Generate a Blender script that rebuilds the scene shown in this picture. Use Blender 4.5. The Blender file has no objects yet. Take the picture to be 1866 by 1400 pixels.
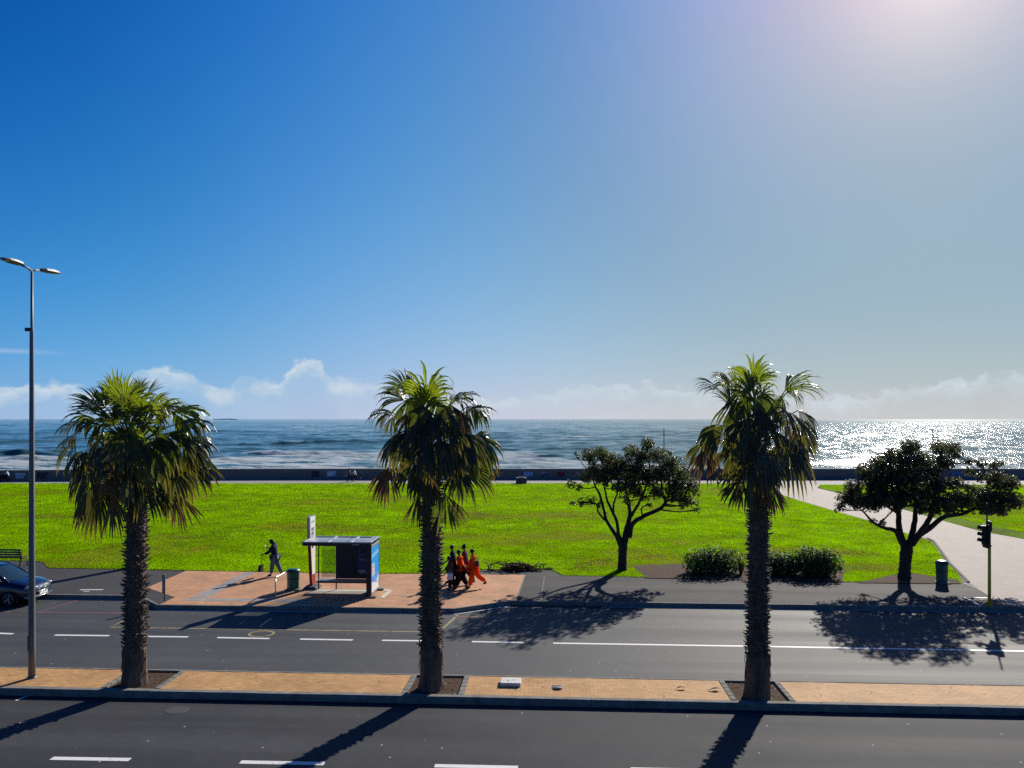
import bpy, bmesh, math, random
import numpy as np
from mathutils import Vector, Matrix
sc = bpy.context.scene
COL = sc.collection
R = math.radians
F, CX, HY, CH = 1400.0, 933.0, 764.0, 7.5      # focal length and horizon of the picture, camera height
SLOPE = -0.054                                  # the street runs 3 degrees off square to the view
RA = math.atan(SLOPE)
CA, SA = math.cos(RA), math.sin(RA)
SUN_AZ, SUN_EL = R(29.0), R(27.3)
SUN = Vector((math.sin(SUN_AZ)*math.cos(SUN_EL), math.cos(SUN_AZ)*math.cos(SUN_EL), math.sin(SUN_EL)))
rnd = random.Random(7)
nrng = np.random.default_rng(11)
UP = Vector((0, 0, 1))

def at(px, py, z=None, Y=None):
    if Y is None:
        Y = (CH - z)*F/(py - HY)
    else:
        z = CH - (py - HY)/F*Y
    return Vector(((px - CX)/F*Y, Y, z))
def uv(p):                                       # world -> street frame
    return Vector((p[0]*CA + p[1]*SA, -p[0]*SA + p[1]*CA, p[2] if len(p) > 2 else 0))
def puv(px, py, z=0.0):
    return uv(at(px, py, z))
def wuv(u, v, z=0.0):
    return Vector((u*CA - v*SA, u*SA + v*CA, z))

# ------------------------------------------------------------------ mesh builder
class MB:
    def __init__(s):
        s.v, s.f, s.c, s.m = [], [], [], []
        s.col = (1, 1, 1); s.mi = 0
    def add(s, vs, fs, col=None):
        o = len(s.v)
        c = col if col is not None else s.col
        for p in vs:
            s.v.append((p[0], p[1], p[2])); s.c.append(c)
        for f in fs:
            s.f.append(tuple(i + o for i in f)); s.m.append(s.mi)
    def box(s, c, size, rz=0.0, M=None):
        hx, hy, hz = size[0]/2, size[1]/2, size[2]/2
        vs = [Vector((x, y, z)) for x in (-hx, hx) for y in (-hy, hy) for z in (-hz, hz)]
        if rz: vs = [Matrix.Rotation(rz, 3, 'Z') @ p for p in vs]
        if M is not None: vs = [M @ p for p in vs]
        vs = [p + Vector(c) for p in vs]
        s.add(vs, [(0, 1, 3, 2), (4, 6, 7, 5), (0, 4, 5, 1), (2, 3, 7, 6), (0, 2, 6, 4), (1, 5, 7, 3)])
    def rbox(s, c, size, r=0.02, M=None, seg=2):
        bm = bmesh.new(); bmesh.ops.create_cube(bm, size=1.0)
        for v in bm.verts: v.co = Vector((v.co.x*size[0], v.co.y*size[1], v.co.z*size[2]))
        bmesh.ops.bevel(bm, geom=list(bm.edges), offset=min(r, min(size)*.49), segments=seg, profile=.5, affect='EDGES')
        bm.verts.index_update()
        vs = [(M @ v.co if M is not None else v.co.copy()) + Vector(c) for v in bm.verts]
        s.add(vs, [[v.index for v in f.verts] for f in bm.faces]); bm.free()
    def tube(s, pts, rad, n=8, cap=True, col=None, flat=1.0, side=None):
        pts = [Vector(p) for p in pts]
        if not hasattr(rad, '__len__'): rad = [rad]*len(pts)
        vs, fs = [], []
        a = None
        for i, p in enumerate(pts):
            d = (pts[min(i+1, len(pts)-1)] - pts[max(i-1, 0)])
            d = d.normalized() if d.length > 1e-9 else Vector((0, 0, 1))
            if a is None:
                a = (Vector(side) if side is not None else (Vector((1, 0, 0)) if abs(d.x) < .9 else Vector((0, 1, 0))))
            a = a - d*a.dot(d)
            a = a.normalized() if a.length > 1e-6 else d.orthogonal().normalized()
            b = d.cross(a)
            for k in range(n):
                t = 2*math.pi*k/n
                vs.append(p + a*(math.cos(t)*rad[i]) + b*(math.sin(t)*rad[i]*flat))
        for i in range(len(pts)-1):
            for k in range(n):
                k2 = (k+1) % n
                fs.append((i*n+k, i*n+k2, (i+1)*n+k2, (i+1)*n+k))
        if cap:
            fs.append(tuple(range(n))[::-1]); fs.append(tuple((len(pts)-1)*n + k for k in range(n)))
        s.add(vs, fs, col)
    def cyl(s, p0, p1, r0, r1=None, n=12):
        s.tube([p0, p1], [r0, r0 if r1 is None else r1], n)
    def lathe(s, c, prof, n=20, ax=None):
        c = Vector(c); vs, fs = [], []
        for (r, z) in prof:
            for k in range(n):
                t = 2*math.pi*k/n
                p = Vector((r*math.cos(t), r*math.sin(t), z))
                if ax is not None: p = ax @ p
                vs.append(c + p)
        m = len(prof)
        for i in range(m-1):
            for k in range(n):
                k2 = (k+1) % n
                fs.append((i*n+k, i*n+k2, (i+1)*n+k2, (i+1)*n+k))
        fs.append(tuple(range(n))[::-1]); fs.append(tuple((m-1)*n+k for k in range(n)))
        s.add(vs, fs)
    def prism(s, poly, z0, z1):
        n = len(poly)
        area = sum(poly[i][0]*poly[(i+1) % n][1] - poly[(i+1) % n][0]*poly[i][1] for i in range(n))
        if area < 0: poly = list(poly)[::-1]
        vs = [(p[0], p[1], z0) for p in poly] + [(p[0], p[1], z1) for p in poly]
        fs = [tuple(range(n))[::-1], tuple(range(n, 2*n))] + [(i, (i+1) % n, (i+1) % n + n, i+n) for i in range(n)]
        s.add(vs, fs)
    def sheet(s, poly, z):
        n = len(poly)
        area = sum(poly[i][0]*poly[(i+1) % n][1] - poly[(i+1) % n][0]*poly[i][1] for i in range(n))
        if area < 0: poly = list(poly)[::-1]
        s.add([(p[0], p[1], z) for p in poly], [tuple(range(n))])
    def ball(s, c, r, n=10, m=7, sq=(1, 1, 1), M=None, col=None):
        c = Vector(c); vs, fs = [], []
        for i in range(m+1):
            ph = math.pi*i/m
            for k in range(n):
                t = 2*math.pi*k/n
                p = Vector((r*sq[0]*math.sin(ph)*math.cos(t), r*sq[1]*math.sin(ph)*math.sin(t), r*sq[2]*math.cos(ph)))
                if M is not None: p = M @ p
                vs.append(c + p)
        for i in range(m):
            for k in range(n):
                k2 = (k+1) % n
                fs.append((i*n+k, (i+1)*n+k, (i+1)*n+k2, i*n+k2))
        s.add(vs, fs, col)
    def mesh(s, name, smooth=False, color=False):
        me = bpy.data.meshes.new(name)
        me.from_pydata(s.v, [], s.f); 
        if color:
            ca = me.color_attributes.new('tint', 'FLOAT_COLOR', 'POINT')
            arr = np.ones((len(s.v), 4), dtype=np.float32); arr[:, :3] = np.array(s.c, dtype=np.float32)[:, :3]
            ca.data.foreach_set('color', arr.ravel())
        if smooth:
            me.polygons.foreach_set('use_smooth', [True]*len(me.polygons))
        if any(s.m):
            me.polygons.foreach_set('material_index', s.m)
        me.validate(); me.update()
        return me
    def build(s, name, mats, parent=None, smooth=False, color=False, bevel=0.0, loc=None, rz=None):
        me = s.mesh(name, smooth, color)
        for m in (mats if isinstance(mats, (list, tuple)) else [mats]): me.materials.append(m)
        o = bpy.data.objects.new(name, me); COL.objects.link(o)
        if parent is not None: o.parent = parent
        if loc is not None: o.location = loc
        if rz is not None: o.rotation_euler.z = rz
        if bevel:
            b = o.modifiers.new('Bevel', 'BEVEL'); b.width = bevel; b.segments = 2; b.limit_method = 'ANGLE'; b.angle_limit = R(40)
        return o

def tag(o, label=None, cat=None, group=None, kind=None):
    if label: o['label'] = label
    if cat: o['category'] = cat
    if group: o['group'] = group
    if kind: o['kind'] = kind
    return o
def thing(name, label, cat, loc=(0, 0, 0), rz=0.0, group=None):
    o = bpy.data.objects.new(name, None); COL.objects.link(o)
    o.empty_display_size = .2
    o.location = loc; o.rotation_euler.z = rz
    return tag(o, label, cat, group)
def copy_tree(o, parent=None):
    c = o.copy(); COL.objects.link(c); c.parent = parent
    for ch in list(o.children): copy_tree(ch, c)
    return c

# ------------------------------------------------------------------ materials
def newmat(name):
    m = bpy.data.materials.new(name); m.use_nodes = True
    nt = m.node_tree; nt.nodes.clear()
    out = nt.nodes.new('ShaderNodeOutputMaterial')
    return m, nt, out
def N(nt, t, **kw):
    n = nt.nodes.new(t)
    for k, v in kw.items():
        if k.startswith('i_'): n.inputs[k[2:].replace('_', ' ')].default_value = v
        else: setattr(n, k, v)
    return n
def c4(c): return (c[0], c[1], c[2], 1)
def ramp(nt, src, stops, interp='LINEAR'):
    r = N(nt, 'ShaderNodeValToRGB'); r.color_ramp.interpolation = interp
    els = r.color_ramp.elements
    while len(els) < len(stops): els.new(.5)
    for e, (p, c) in zip(els, stops):
        e.position = p; e.color = c4(c) if hasattr(c, '__len__') else (c, c, c, 1)
    nt.links.new(src, r.inputs['Fac'])
    return r
def noise(nt, scale, detail=4, rough=.55, coord='Object', stretch=(1, 1, 1), dist=0.0, rot=0.0):
    tc = N(nt, 'ShaderNodeTexCoord'); mp = N(nt, 'ShaderNodeMapping')
    mp.inputs['Scale'].default_value = stretch; mp.inputs['Rotation'].default_value = (0, 0, rot)
    nt.links.new(tc.outputs[coord], mp.inputs['Vector'])
    n = N(nt, 'ShaderNodeTexNoise'); n.inputs['Scale'].default_value = scale
    n.inputs['Detail'].default_value = detail; n.inputs['Roughness'].default_value = rough; n.inputs['Distortion'].default_value = dist
    nt.links.new(mp.outputs['Vector'], n.inputs['Vector'])
    return n
def mixc(nt, fac, a, b, blend='MIX'):
    m = N(nt, 'ShaderNodeMix', data_type='RGBA', blend_type=blend)
    for sock, val in ((m.inputs[0], fac), (m.inputs[6], a), (m.inputs[7], b)):
        if isinstance(val, bpy.types.NodeSocket): nt.links.new(val, sock)
        elif hasattr(val, '__len__'): sock.default_value = c4(val)
        else: sock.default_value = val
    return m.outputs[2]
def math_(nt, op, a, b=0.0, c=None, clamp=False):
    m = N(nt, 'ShaderNodeMath', operation=op, use_clamp=clamp)
    for i, val in enumerate((a, b, c)):
        if val is None: continue
        if isinstance(val, bpy.types.NodeSocket): nt.links.new(val, m.inputs[i])
        else: m.inputs[i].default_value = val
    return m.outputs[0]
def bump(nt, h, strength=.3, dist=.02):
    b = N(nt, 'ShaderNodeBump'); b.inputs['Strength'].default_value = strength; b.inputs['Distance'].default_value = dist
    nt.links.new(h, b.inputs['Height']); return b.outputs['Normal']
def pbsdf(nt, out, color, rough=.6, spec=.4, metal=0.0, normal=None, coat=0.0):
    p = N(nt, 'ShaderNodeBsdfPrincipled')
    for sock, val in (('Base Color', color), ('Roughness', rough), ('Specular IOR Level', spec), ('Metallic', metal), ('Coat Weight', coat)):
        if isinstance(val, bpy.types.NodeSocket): nt.links.new(val, p.inputs[sock])
        elif sock == 'Base Color': p.inputs[sock].default_value = c4(val)
        else: p.inputs[sock].default_value = val
    if normal is not None: nt.links.new(normal, p.inputs['Normal'])
    nt.links.new(p.outputs[0], out.inputs['Surface'])
    return p
def plain(name, c, rough=.5, spec=.4, metal=0.0, var=.18, scale=8.0, bmp=.15, coat=0.0, stretch=(1, 1, 1)):
    """painted / cast / woven surface with soft colour variation and a fine bump"""
    m, nt, out = newmat(name)
    n = noise(nt, scale, 5, .6, stretch=stretch)
    lo = [x*(1-var) for x in c]; hi = [min(1, x*(1+var)) for x in c]
    r = ramp(nt, n.outputs['Fac'], [(.3, lo), (.7, hi)])
    n2 = noise(nt, scale*9, 3, .6, stretch=stretch)
    ro = math_(nt, 'MULTIPLY_ADD', n.outputs['Fac'], .25, rough - .12, clamp=True)
    pbsdf(nt, out, r.outputs['Color'], ro, spec, metal, bump(nt, n2.outputs['Fac'], bmp, .01), coat)
    return m

def m_asphalt(name, base, warm, lanes=True, fleck=.5, rough=.62, spec=.5):
    m, nt, out = newmat(name)
    big = noise(nt, .35, 4, .6)
    lane = noise(nt, 1.0, 3, .6, stretch=(.02, .9, 1))
    fine = noise(nt, 90, 3, .7)
    mid = noise(nt, 3.0, 5, .65)
    c = ramp(nt, big.outputs['Fac'], [(.3, [x*.85 for x in base]), (.7, warm)]).outputs['Color']
    if lanes:
        c = mixc(nt, .85, c, ramp(nt, lane.outputs['Fac'], [(.35, (.72, .72, .74)), (.65, (1.2, 1.2, 1.2))]).outputs['Color'], 'MULTIPLY')
    c = mixc(nt, .6, c, ramp(nt, mid.outputs['Fac'], [(.3, (.8, .8, .8)), (.7, (1.15, 1.15, 1.15))]).outputs['Color'], 'MULTIPLY')
    c = mixc(nt, .9, c, ramp(nt, fine.outputs['Fac'], [(.3, (.6, .6, .6)), (.72, (1.45, 1.45, 1.45))]).outputs['Color'], 'MULTIPLY')
    # pale specks: gum, grit and petals trodden into the surface
    tc = N(nt, 'ShaderNodeTexCoord')
    vo = N(nt, 'ShaderNodeTexVoronoi'); vo.inputs['Scale'].default_value = 2.2; vo.inputs['Randomness'].default_value = 1
    nt.links.new(tc.outputs['Object'], vo.inputs['Vector'])
    dot = math_(nt, 'LESS_THAN', vo.outputs['Distance'], .06)
    sep = N(nt, 'ShaderNodeSeparateColor'); nt.links.new(vo.outputs['Color'], sep.inputs[0])
    dot = math_(nt, 'MULTIPLY', dot, math_(nt, 'LESS_THAN', sep.outputs[0], fleck))
    c = mixc(nt, math_(nt, 'MULTIPLY', dot, .75), c, (.5, .5, .48))
    ro = math_(nt, 'MULTIPLY_ADD', lane.outputs['Fac'], .25, rough-.12, clamp=True)
    nb = bump(nt, fine.outputs['Fac'], .35, .006)
    pbsdf(nt, out, c, ro, spec, 0, nb)
    return m

def m_brick(name, c1, c2, mortar, bw=.22, bh=.11, dirt=.35, rough=.8):
    m, nt, out = newmat(name)
    tc = N(nt, 'ShaderNodeTexCoord')
    wob = noise(nt, 2.0, 2, .5)
    br = N(nt, 'ShaderNodeTexBrick'); br.offset = .5; br.squash = 1
    br.inputs['Color1'].default_value = c4(c1); br.inputs['Color2'].default_value = c4(c2); br.inputs['Mortar'].default_value = c4(mortar)
    br.inputs['Scale'].default_value = 1.0; br.inputs['Brick Width'].default_value = bw; br.inputs['Row Height'].default_value = bh
    br.inputs['Mortar Size'].default_value = .006; br.inputs['Mortar Smooth'].default_value = .3; br.inputs['Bias'].default_value = -.1
    va = N(nt, 'ShaderNodeVectorMath', operation='MULTIPLY_ADD')
    nt.links.new(wob.outputs['Color'], va.inputs[0]); va.inputs[1].default_value = (.02, .02, .0)
    nt.links.new(tc.outputs['Object'], va.inputs[2]); nt.links.new(va.outputs[0], br.inputs['Vector'])
    d = noise(nt, .9, 6, .65); d2 = noise(nt, 6, 4, .6, stretch=(.5, 1, 1))
    c = mixc(nt, .8, br.outputs['Color'], ramp(nt, d.outputs['Fac'], [(.28, (1-dirt, 1-dirt, 1-dirt)), (.66, (1.12, 1.1, 1.08))]).outputs['Color'], 'MULTIPLY')
    c = mixc(nt, .7, c, ramp(nt, d2.outputs['Fac'], [(.25, (.72, .7, .7)), (.6, (1.1, 1.1, 1.1))]).outputs['Color'], 'MULTIPLY')
    h = math_(nt, 'SUBTRACT', math_(nt, 'MULTIPLY', d2.outputs['Fac'], .4), br.outputs['Fac'])
    pbsdf(nt, out, c, rough, .3, 0, bump(nt, h, .5, .008))
    return m

def m_leaf(name, trans=.45, rough=.4, spec=.45, gain=(1, 1, 1), tgain=(2.2, 2.4, .9), vscale=6):
    """leaf: tint attribute as base, light shines through"""
    m, nt, out = newmat(name)
    a = N(nt, 'ShaderNodeAttribute', attribute_name='tint')
    n = noise(nt, vscale, 3, .6)
    c = mixc(nt, .8, a.outputs['Color'], ramp(nt, n.outputs['Fac'], [(.3, (.65, .65, .65)), (.7, (1.3, 1.3, 1.25))]).outputs['Color'], 'MULTIPLY')
    c = mixc(nt, 1.0, c, gain, 'MULTIPLY')
    p = N(nt, 'ShaderNodeBsdfPrincipled'); nt.links.new(c, p.inputs['Base Color'])
    p.inputs['Roughness'].default_value = rough; p.inputs['Specular IOR Level'].default_value = spec
    t = N(nt, 'ShaderNodeBsdfTranslucent'); nt.links.new(mixc(nt, 1.0, c, tgain, 'MULTIPLY'), t.inputs['Color'])
    mx = N(nt, 'ShaderNodeMixShader'); mx.inputs[0].default_value = trans
    nt.links.new(p.outputs[0], mx.inputs[1]); nt.links.new(t.outputs[0], mx.inputs[2])
    nt.links.new(mx.outputs[0], out.inputs['Surface'])
    return m
def m_glass(name, tint=(.75, .85, .9), alpha=.6, rough=.03):
    m, nt, out = newmat(name)
    g = N(nt, 'ShaderNodeBsdfPrincipled'); g.inputs['Base Color'].default_value = c4([x*.05 for x in tint])
    g.inputs['Roughness'].default_value = rough; g.inputs['Specular IOR Level'].default_value = .6
    t = N(nt, 'ShaderNodeBsdfTransparent'); t.inputs['Color'].default_value = c4(tint)
    mx = N(nt, 'ShaderNodeMixShader'); mx.inputs[0].default_value = alpha
    nt.links.new(g.outputs[0], mx.inputs[1]); nt.links.new(t.outputs[0], mx.inputs[2])
    nt.links.new(mx.outputs[0], out.inputs['Surface'])
    return m
SUN_STRENGTH = 4.2
SKY_STRENGTH = .10
EXPOSURE = .6
CLOUD_AMT = .95
CLOUD_COL = (.60, .68, .74)
GRASS_N = 430000
SEA_BUMP, SEA_ROUGH, FOAM_LO = .55, .13, .875
SKY_BACK = .65
SEA_SPEC = .22
# ------------------------------------------------------------------ camera, sun, sky
cam = bpy.data.cameras.new('camera'); camo = bpy.data.objects.new('camera', cam); COL.objects.link(camo)
camo.location = (0, 0, CH); camo.rotation_euler = (R(90), 0, 0)
cam.sensor_width = 36; cam.lens = 36*F/1866.0
cam.shift_y = (HY - 700)/1866.0
cam.clip_start = .1; cam.clip_end = 300000
sc.camera = camo

sl = bpy.data.lights.new('sun', 'SUN'); so = bpy.data.objects.new('sun', sl); COL.objects.link(so)
sl.energy = SUN_STRENGTH; sl.angle = R(.53); sl.color = (1, .93, .82)
so.rotation_euler = SUN.to_track_quat('Z', 'Y').to_euler()

w = bpy.data.worlds.new('World'); sc.world = w; w.use_nodes = True
nt = w.node_tree; nt.nodes.clear()
wo = N(nt, 'ShaderNodeOutputWorld'); bg = N(nt, 'ShaderNodeBackground')
nt.links.new(bg.outputs[0], wo.inputs['Surface'])
sky = N(nt, 'ShaderNodeTexSky'); sky.sky_type = 'NISHITA'; sky.sun_disc = False
sky.sun_elevation = SUN_EL; sky.sun_rotation = SUN_AZ
sky.altitude = 0; sky.air_density = 1.5; sky.dust_density = .3; sky.ozone_density = 3.0
bg.inputs['Strength'].default_value = SKY_STRENGTH
tc = N(nt, 'ShaderNodeTexCoord')
nv = N(nt, 'ShaderNodeVectorMath', operation='NORMALIZE'); nt.links.new(tc.outputs['Generated'], nv.inputs[0])
sp = N(nt, 'ShaderNodeSeparateXYZ'); nt.links.new(nv.outputs[0], sp.inputs[0])
el = math_(nt, 'MULTIPLY', math_(nt, 'ARCSINE', sp.outputs['Z']), 180/math.pi)
az = math_(nt, 'MULTIPLY', math_(nt, 'ARCTAN2', sp.outputs['X'], sp.outputs['Y']), 180/math.pi)
dt = N(nt, 'ShaderNodeVectorMath', operation='DOT_PRODUCT'); nt.links.new(nv.outputs[0], dt.inputs[0]); dt.inputs[1].default_value = SUN
ang = math_(nt, 'MULTIPLY', math_(nt, 'ARCCOSINE', math_(nt, 'MINIMUM', dt.outputs['Value'], .99999)), 180/math.pi)
# grade of the clear sky: phase function round the sun, deep maritime blue away from it
SKY_FIT = [(.4, [-2.744, -2.128, -1.828, -1.588, -1.534, -1.981, -2.021], 2.014, -5.289),
           (.3, [-1.684, -1.505, -1.426, -1.182, -1.181, -1.275, -1.245], .631, -1.919),
           (.15, [-1.44, -1.09, -.97, -.64, -.501, -.543, -.409], .787, -1.304)]
KSKY = SKY_STRENGTH*2**EXPOSURE*.955
elc = math_(nt, 'MINIMUM', math_(nt, 'MAXIMUM', el, 0.0), 33.0)
angc = math_(nt, 'MINIMUM', ang, 64.0)
zen = math_(nt, 'EXPONENT', math_(nt, 'MULTIPLY', math_(nt, 'MAXIMUM', math_(nt, 'SUBTRACT', el, 33.0), 0.0), -1/80))
elang = math_(nt, 'MULTIPLY', elc, angc)
ph = ramp(nt, math_(nt, 'DIVIDE', ang, 100.0, clamp=True), [((4+10*i)/100.0, [math.exp(SKY_FIT[k][1][i]) for k in range(3)]) for i in range(7)] + [(.95, [math.exp(SKY_FIT[k][1][6])*SKY_BACK for k in range(3)])], 'B_SPLINE')
ss = N(nt, 'ShaderNodeSeparateColor'); nt.links.new(sky.outputs[0], ss.inputs[0])
sph = N(nt, 'ShaderNodeSeparateColor'); nt.links.new(ph.outputs['Color'], sph.inputs[0])
cc = N(nt, 'ShaderNodeCombineColor')
for k in range(3):
    gm, _, k1, k2 = SKY_FIT[k]
    e = math_(nt, 'EXPONENT', math_(nt, 'ADD', math_(nt, 'MULTIPLY', elc, k1/30), math_(nt, 'MULTIPLY', elang, k2/1350)))
    e = math_(nt, 'MULTIPLY', e, zen)
    v = math_(nt, 'MULTIPLY', math_(nt, 'POWER', ss.outputs[k], gm), math_(nt, 'MULTIPLY', e, sph.outputs[k]))
    nt.links.new(math_(nt, 'DIVIDE', v, KSKY), cc.inputs[k])
col = cc.outputs[0]
glow = math_(nt, 'MULTIPLY', math_(nt, 'EXPONENT', math_(nt, 'MULTIPLY', math_(nt, 'POWER', math_(nt, 'DIVIDE', ang, 4.2), 1.6), -1.0)), .16/KSKY)
gl = N(nt, 'ShaderNodeCombineColor')
for k, v in enumerate((.55, .95, .9)): nt.links.new(math_(nt, 'MULTIPLY', glow, v), gl.inputs[k])
col = mixc(nt, 1.0, col, gl.outputs[0], 'ADD')
# clouds low over the sea: a bank whose top follows the azimuth, lumpy with noise
fc = N(nt, 'ShaderNodeFloatCurve')
cv = fc.mapping.curves[0]
CT = [(-60, 2.0), (-34, 2.6), (-31, 3.1), (-28.5, 2.4), (-26.5, 3.0), (-25.3, 4.15), (-22.5, 3.6), (-20.5, 2.7), (-19.2, 3.55), (-17.2, 3.4), (-16.4, 3.8),
      (-15.1, 4.95), (-13.8, 4.6), (-13.0, 3.5), (-9.5, 3.3), (-5, 2.1), (-1, 2.2), (2.5, 2.5), (5.0, 3.15), (9, 3.2), (12, 3.0), (15, 2.7), (19, 2.2), (24, 2.2), (26, 2.6), (30.5, 3.1), (33.5, 3.4), (40, 2.5), (60, 2.0)]
def cvx(a): return (a + 60)/120
pts = cv.points
while len(pts) < len(CT): pts.new(.5, .5)
for p, (a, t) in zip(sorted(range(len(pts)), key=lambda i: i), CT):
    pts[p].location = (cvx(a), t/10.0); pts[p].handle_type = 'AUTO_CLAMPED'
fc.mapping.update()
nt.links.new(math_(nt, 'DIVIDE', math_(nt, 'ADD', az, 60.0), 120.0, clamp=True), fc.inputs['Value'])
top = math_(nt, 'MULTIPLY', fc.outputs[0], 10.0)
cb = N(nt, 'ShaderNodeCombineXYZ'); nt.links.new(az, cb.inputs[0]); nt.links.new(math_(nt, 'MULTIPLY', el, 1.35), cb.inputs[1])
def cn(scale, detail, rough, off=0.0):
    ad = N(nt, 'ShaderNodeVectorMath', operation='ADD'); nt.links.new(cb.outputs[0], ad.inputs[0]); ad.inputs[1].default_value = (off, off*.7, off)
    n = N(nt, 'ShaderNodeTexNoise'); n.inputs['Scale'].default_value = scale; n.inputs['Detail'].default_value = detail; n.inputs['Roughness'].default_value = rough
    nt.links.new(ad.outputs[0], n.inputs['Vector']); return n.outputs['Fac']
lump = cn(.85, 6, .58)
lump2 = cn(.28, 4, .55, 13.0)
topn = math_(nt, 'ADD', math_(nt, 'SUBTRACT', top, .45), math_(nt, 'MULTIPLY', math_(nt, 'SUBTRACT', lump, .5), 2.4))
depth = math_(nt, 'SUBTRACT', topn, el)                    # degrees below the cloud top
sm = N(nt, 'ShaderNodeMapRange', interpolation_type='SMOOTHSTEP'); nt.links.new(depth, sm.inputs['Value'])
sm.inputs['From Min'].default_value = 0.0; sm.inputs['From Max'].default_value = .55
rim = N(nt, 'ShaderNodeMapRange', interpolation_type='SMOOTHSTEP'); nt.links.new(depth, rim.inputs['Value'])
rim.inputs['From Min'].default_value = .2; rim.inputs['From Max'].default_value = 1.7; rim.inputs['To Min'].default_value = 1.0; rim.inputs['To Max'].default_value = .22
patch = ramp(nt, lump2, [(.34, .22), (.58, 1.0)]).outputs['Color']
cd = math_(nt, 'MULTIPLY', sm.outputs[0], math_(nt, 'MULTIPLY', rim.outputs[0], patch))
cd = math_(nt, 'MULTIPLY', cd, CLOUD_AMT)
# thin streak on the left
st = math_(nt, 'SUBTRACT', 1.0, math_(nt, 'DIVIDE', math_(nt, 'ABSOLUTE', math_(nt, 'SUBTRACT', el, 4.25)), .22), clamp=True)
sx = N(nt, 'ShaderNodeMapRange', interpolation_type='SMOOTHSTEP'); nt.links.new(az, sx.inputs['Value'])
sx.inputs['From Min'].default_value = -29.3; sx.inputs['From Max'].default_value = -33.5
cd = math_(nt, 'MAXIMUM', cd, math_(nt, 'MULTIPLY', math_(nt, 'MULTIPLY', st, sx.outputs[0]), .3))
col = mixc(nt, cd, col, [x/KSKY for x in CLOUD_COL])
nt.links.new(col, bg.inputs['Color'])

vs = sc.view_settings
vs.view_transform = 'Standard'; vs.look = 'None'; vs.exposure = EXPOSURE; vs.gamma = 1; vs.use_curve_mapping = False
sc.render.engine = 'CYCLES'
sc.cycles.use_denoising = False
sc.cycles.max_bounces = 8; sc.cycles.transparent_max_bounces = 8
sc.cycles.sample_clamp_indirect = 2.5; sc.cycles.caustics_reflective = False; sc.cycles.caustics_refractive = False
# ------------------------------------------------------------------ the setting
M = {}
M['asphalt'] = m_asphalt('asphalt', (.046, .051, .057), (.055, .058, .062), rough=.76, spec=.33)
M['asphalt_near'] = m_asphalt('asphalt_near', (.046, .050, .056), (.054, .056, .060), rough=.82, spec=.17)
M['asphalt_walk'] = m_asphalt('asphalt_walk', (.052, .052, .056), (.062, .06, .06), lanes=False, fleck=.35, rough=.88, spec=.2)
M['asphalt_dark'] = m_asphalt('asphalt_patch', (.032, .032, .034), (.038, .037, .038), lanes=False, fleck=.1, rough=.8, spec=.3)
M['brick'] = m_brick('clay_paving', (.52, .27, .135), (.61, .335, .175), (.24, .13, .08))
M['brick_median'] = m_brick('clay_paving_median', (.49, .265, .095), (.57, .335, .135), (.22, .14, .09), dirt=.3)
M['paver'] = m_brick('grey_paving', (.30, .28, .26), (.36, .33, .30), (.15, .13, .12), bw=.3, bh=.3)
M['path'] = m_brick('pale_path_paving', (.25, .21, .185), (.285, .24, .212), (.19, .16, .14), dirt=.28)
M['concrete'] = plain('kerb_concrete', (.20, .195, .175), .9, .15, var=.32, scale=3.5, bmp=.3)
M['prom'] = plain('promenade_paving', (.30, .29, .28), .85, .2, var=.15, scale=.8, bmp=.2, stretch=(.3, 1, 1))
M['soil'] = plain('soil', (.085, .055, .036), .95, .1, var=.55, scale=14, bmp=.9)
def m_line(name, c, wear):
    m, nt, out = newmat(name)
    n = noise(nt, 14, 6, .75); n2 = noise(nt, 1.6, 4, .6)
    k = ramp(nt, math_(nt, 'ADD', math_(nt, 'MULTIPLY', n.outputs['Fac'], .7), math_(nt, 'MULTIPLY', n2.outputs['Fac'], .3)), [(wear-.05, (.06, .063, .067)), (wear+.03, c)])
    pbsdf(nt, out, k.outputs['Color'], .65, .35, 0, bump(nt, n.outputs['Fac'], .3, .004)); return m
M['line_white'] = m_line('road_paint_white', (.72, .72, .70), .40)
M['line_yellow'] = m_line('road_paint_yellow', (.36, .29, .12), .47)
M['line_red'] = m_line('road_paint_red', (.26, .11, .11), .46)
M['tactile'] = plain('tactile_tile', (.55, .52, .38), .75, .3, var=.2, scale=9, bmp=.3)

def m_lawn():
    m, nt, out = newmat('lawn_turf')
    a = noise(nt, .10, 5, .62, stretch=(.7, 1.5, 1), dist=.6)
    b = noise(nt, .55, 6, .68, stretch=(.6, 1.3, 1), dist=.5)
    f = noise(nt, 7.0, 6, .75)
    s = math_(nt, 'ADD', math_(nt, 'MULTIPLY', a.outputs['Fac'], .6), math_(nt, 'MULTIPLY', b.outputs['Fac'], .4))
    c = ramp(nt, s, [(.33, (.11, .095, .03)), (.42, (.085, .13, .014)), (.50, (.13, .225, .003)), (.62, (.17, .28, .003))]).outputs['Color']
    c = mixc(nt, .85, c, ramp(nt, f.outputs['Fac'], [(.3, (.55, .6, .5)), (.7, (1.35, 1.35, 1.2))]).outputs['Color'], 'MULTIPLY')
    p = pbsdf(nt, out, c, .95, .02, 0, bump(nt, f.outputs['Fac'], .9, .08))
    t = N(nt, 'ShaderNodeBsdfTranslucent'); nt.links.new(c, t.inputs['Color'])
    return m
M['lawn'] = m_lawn()
M['grass'] = m_leaf('grass_blade', trans=.58, rough=.8, spec=.03, tgain=(2.0, 2.25, .2), vscale=.6)

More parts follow.
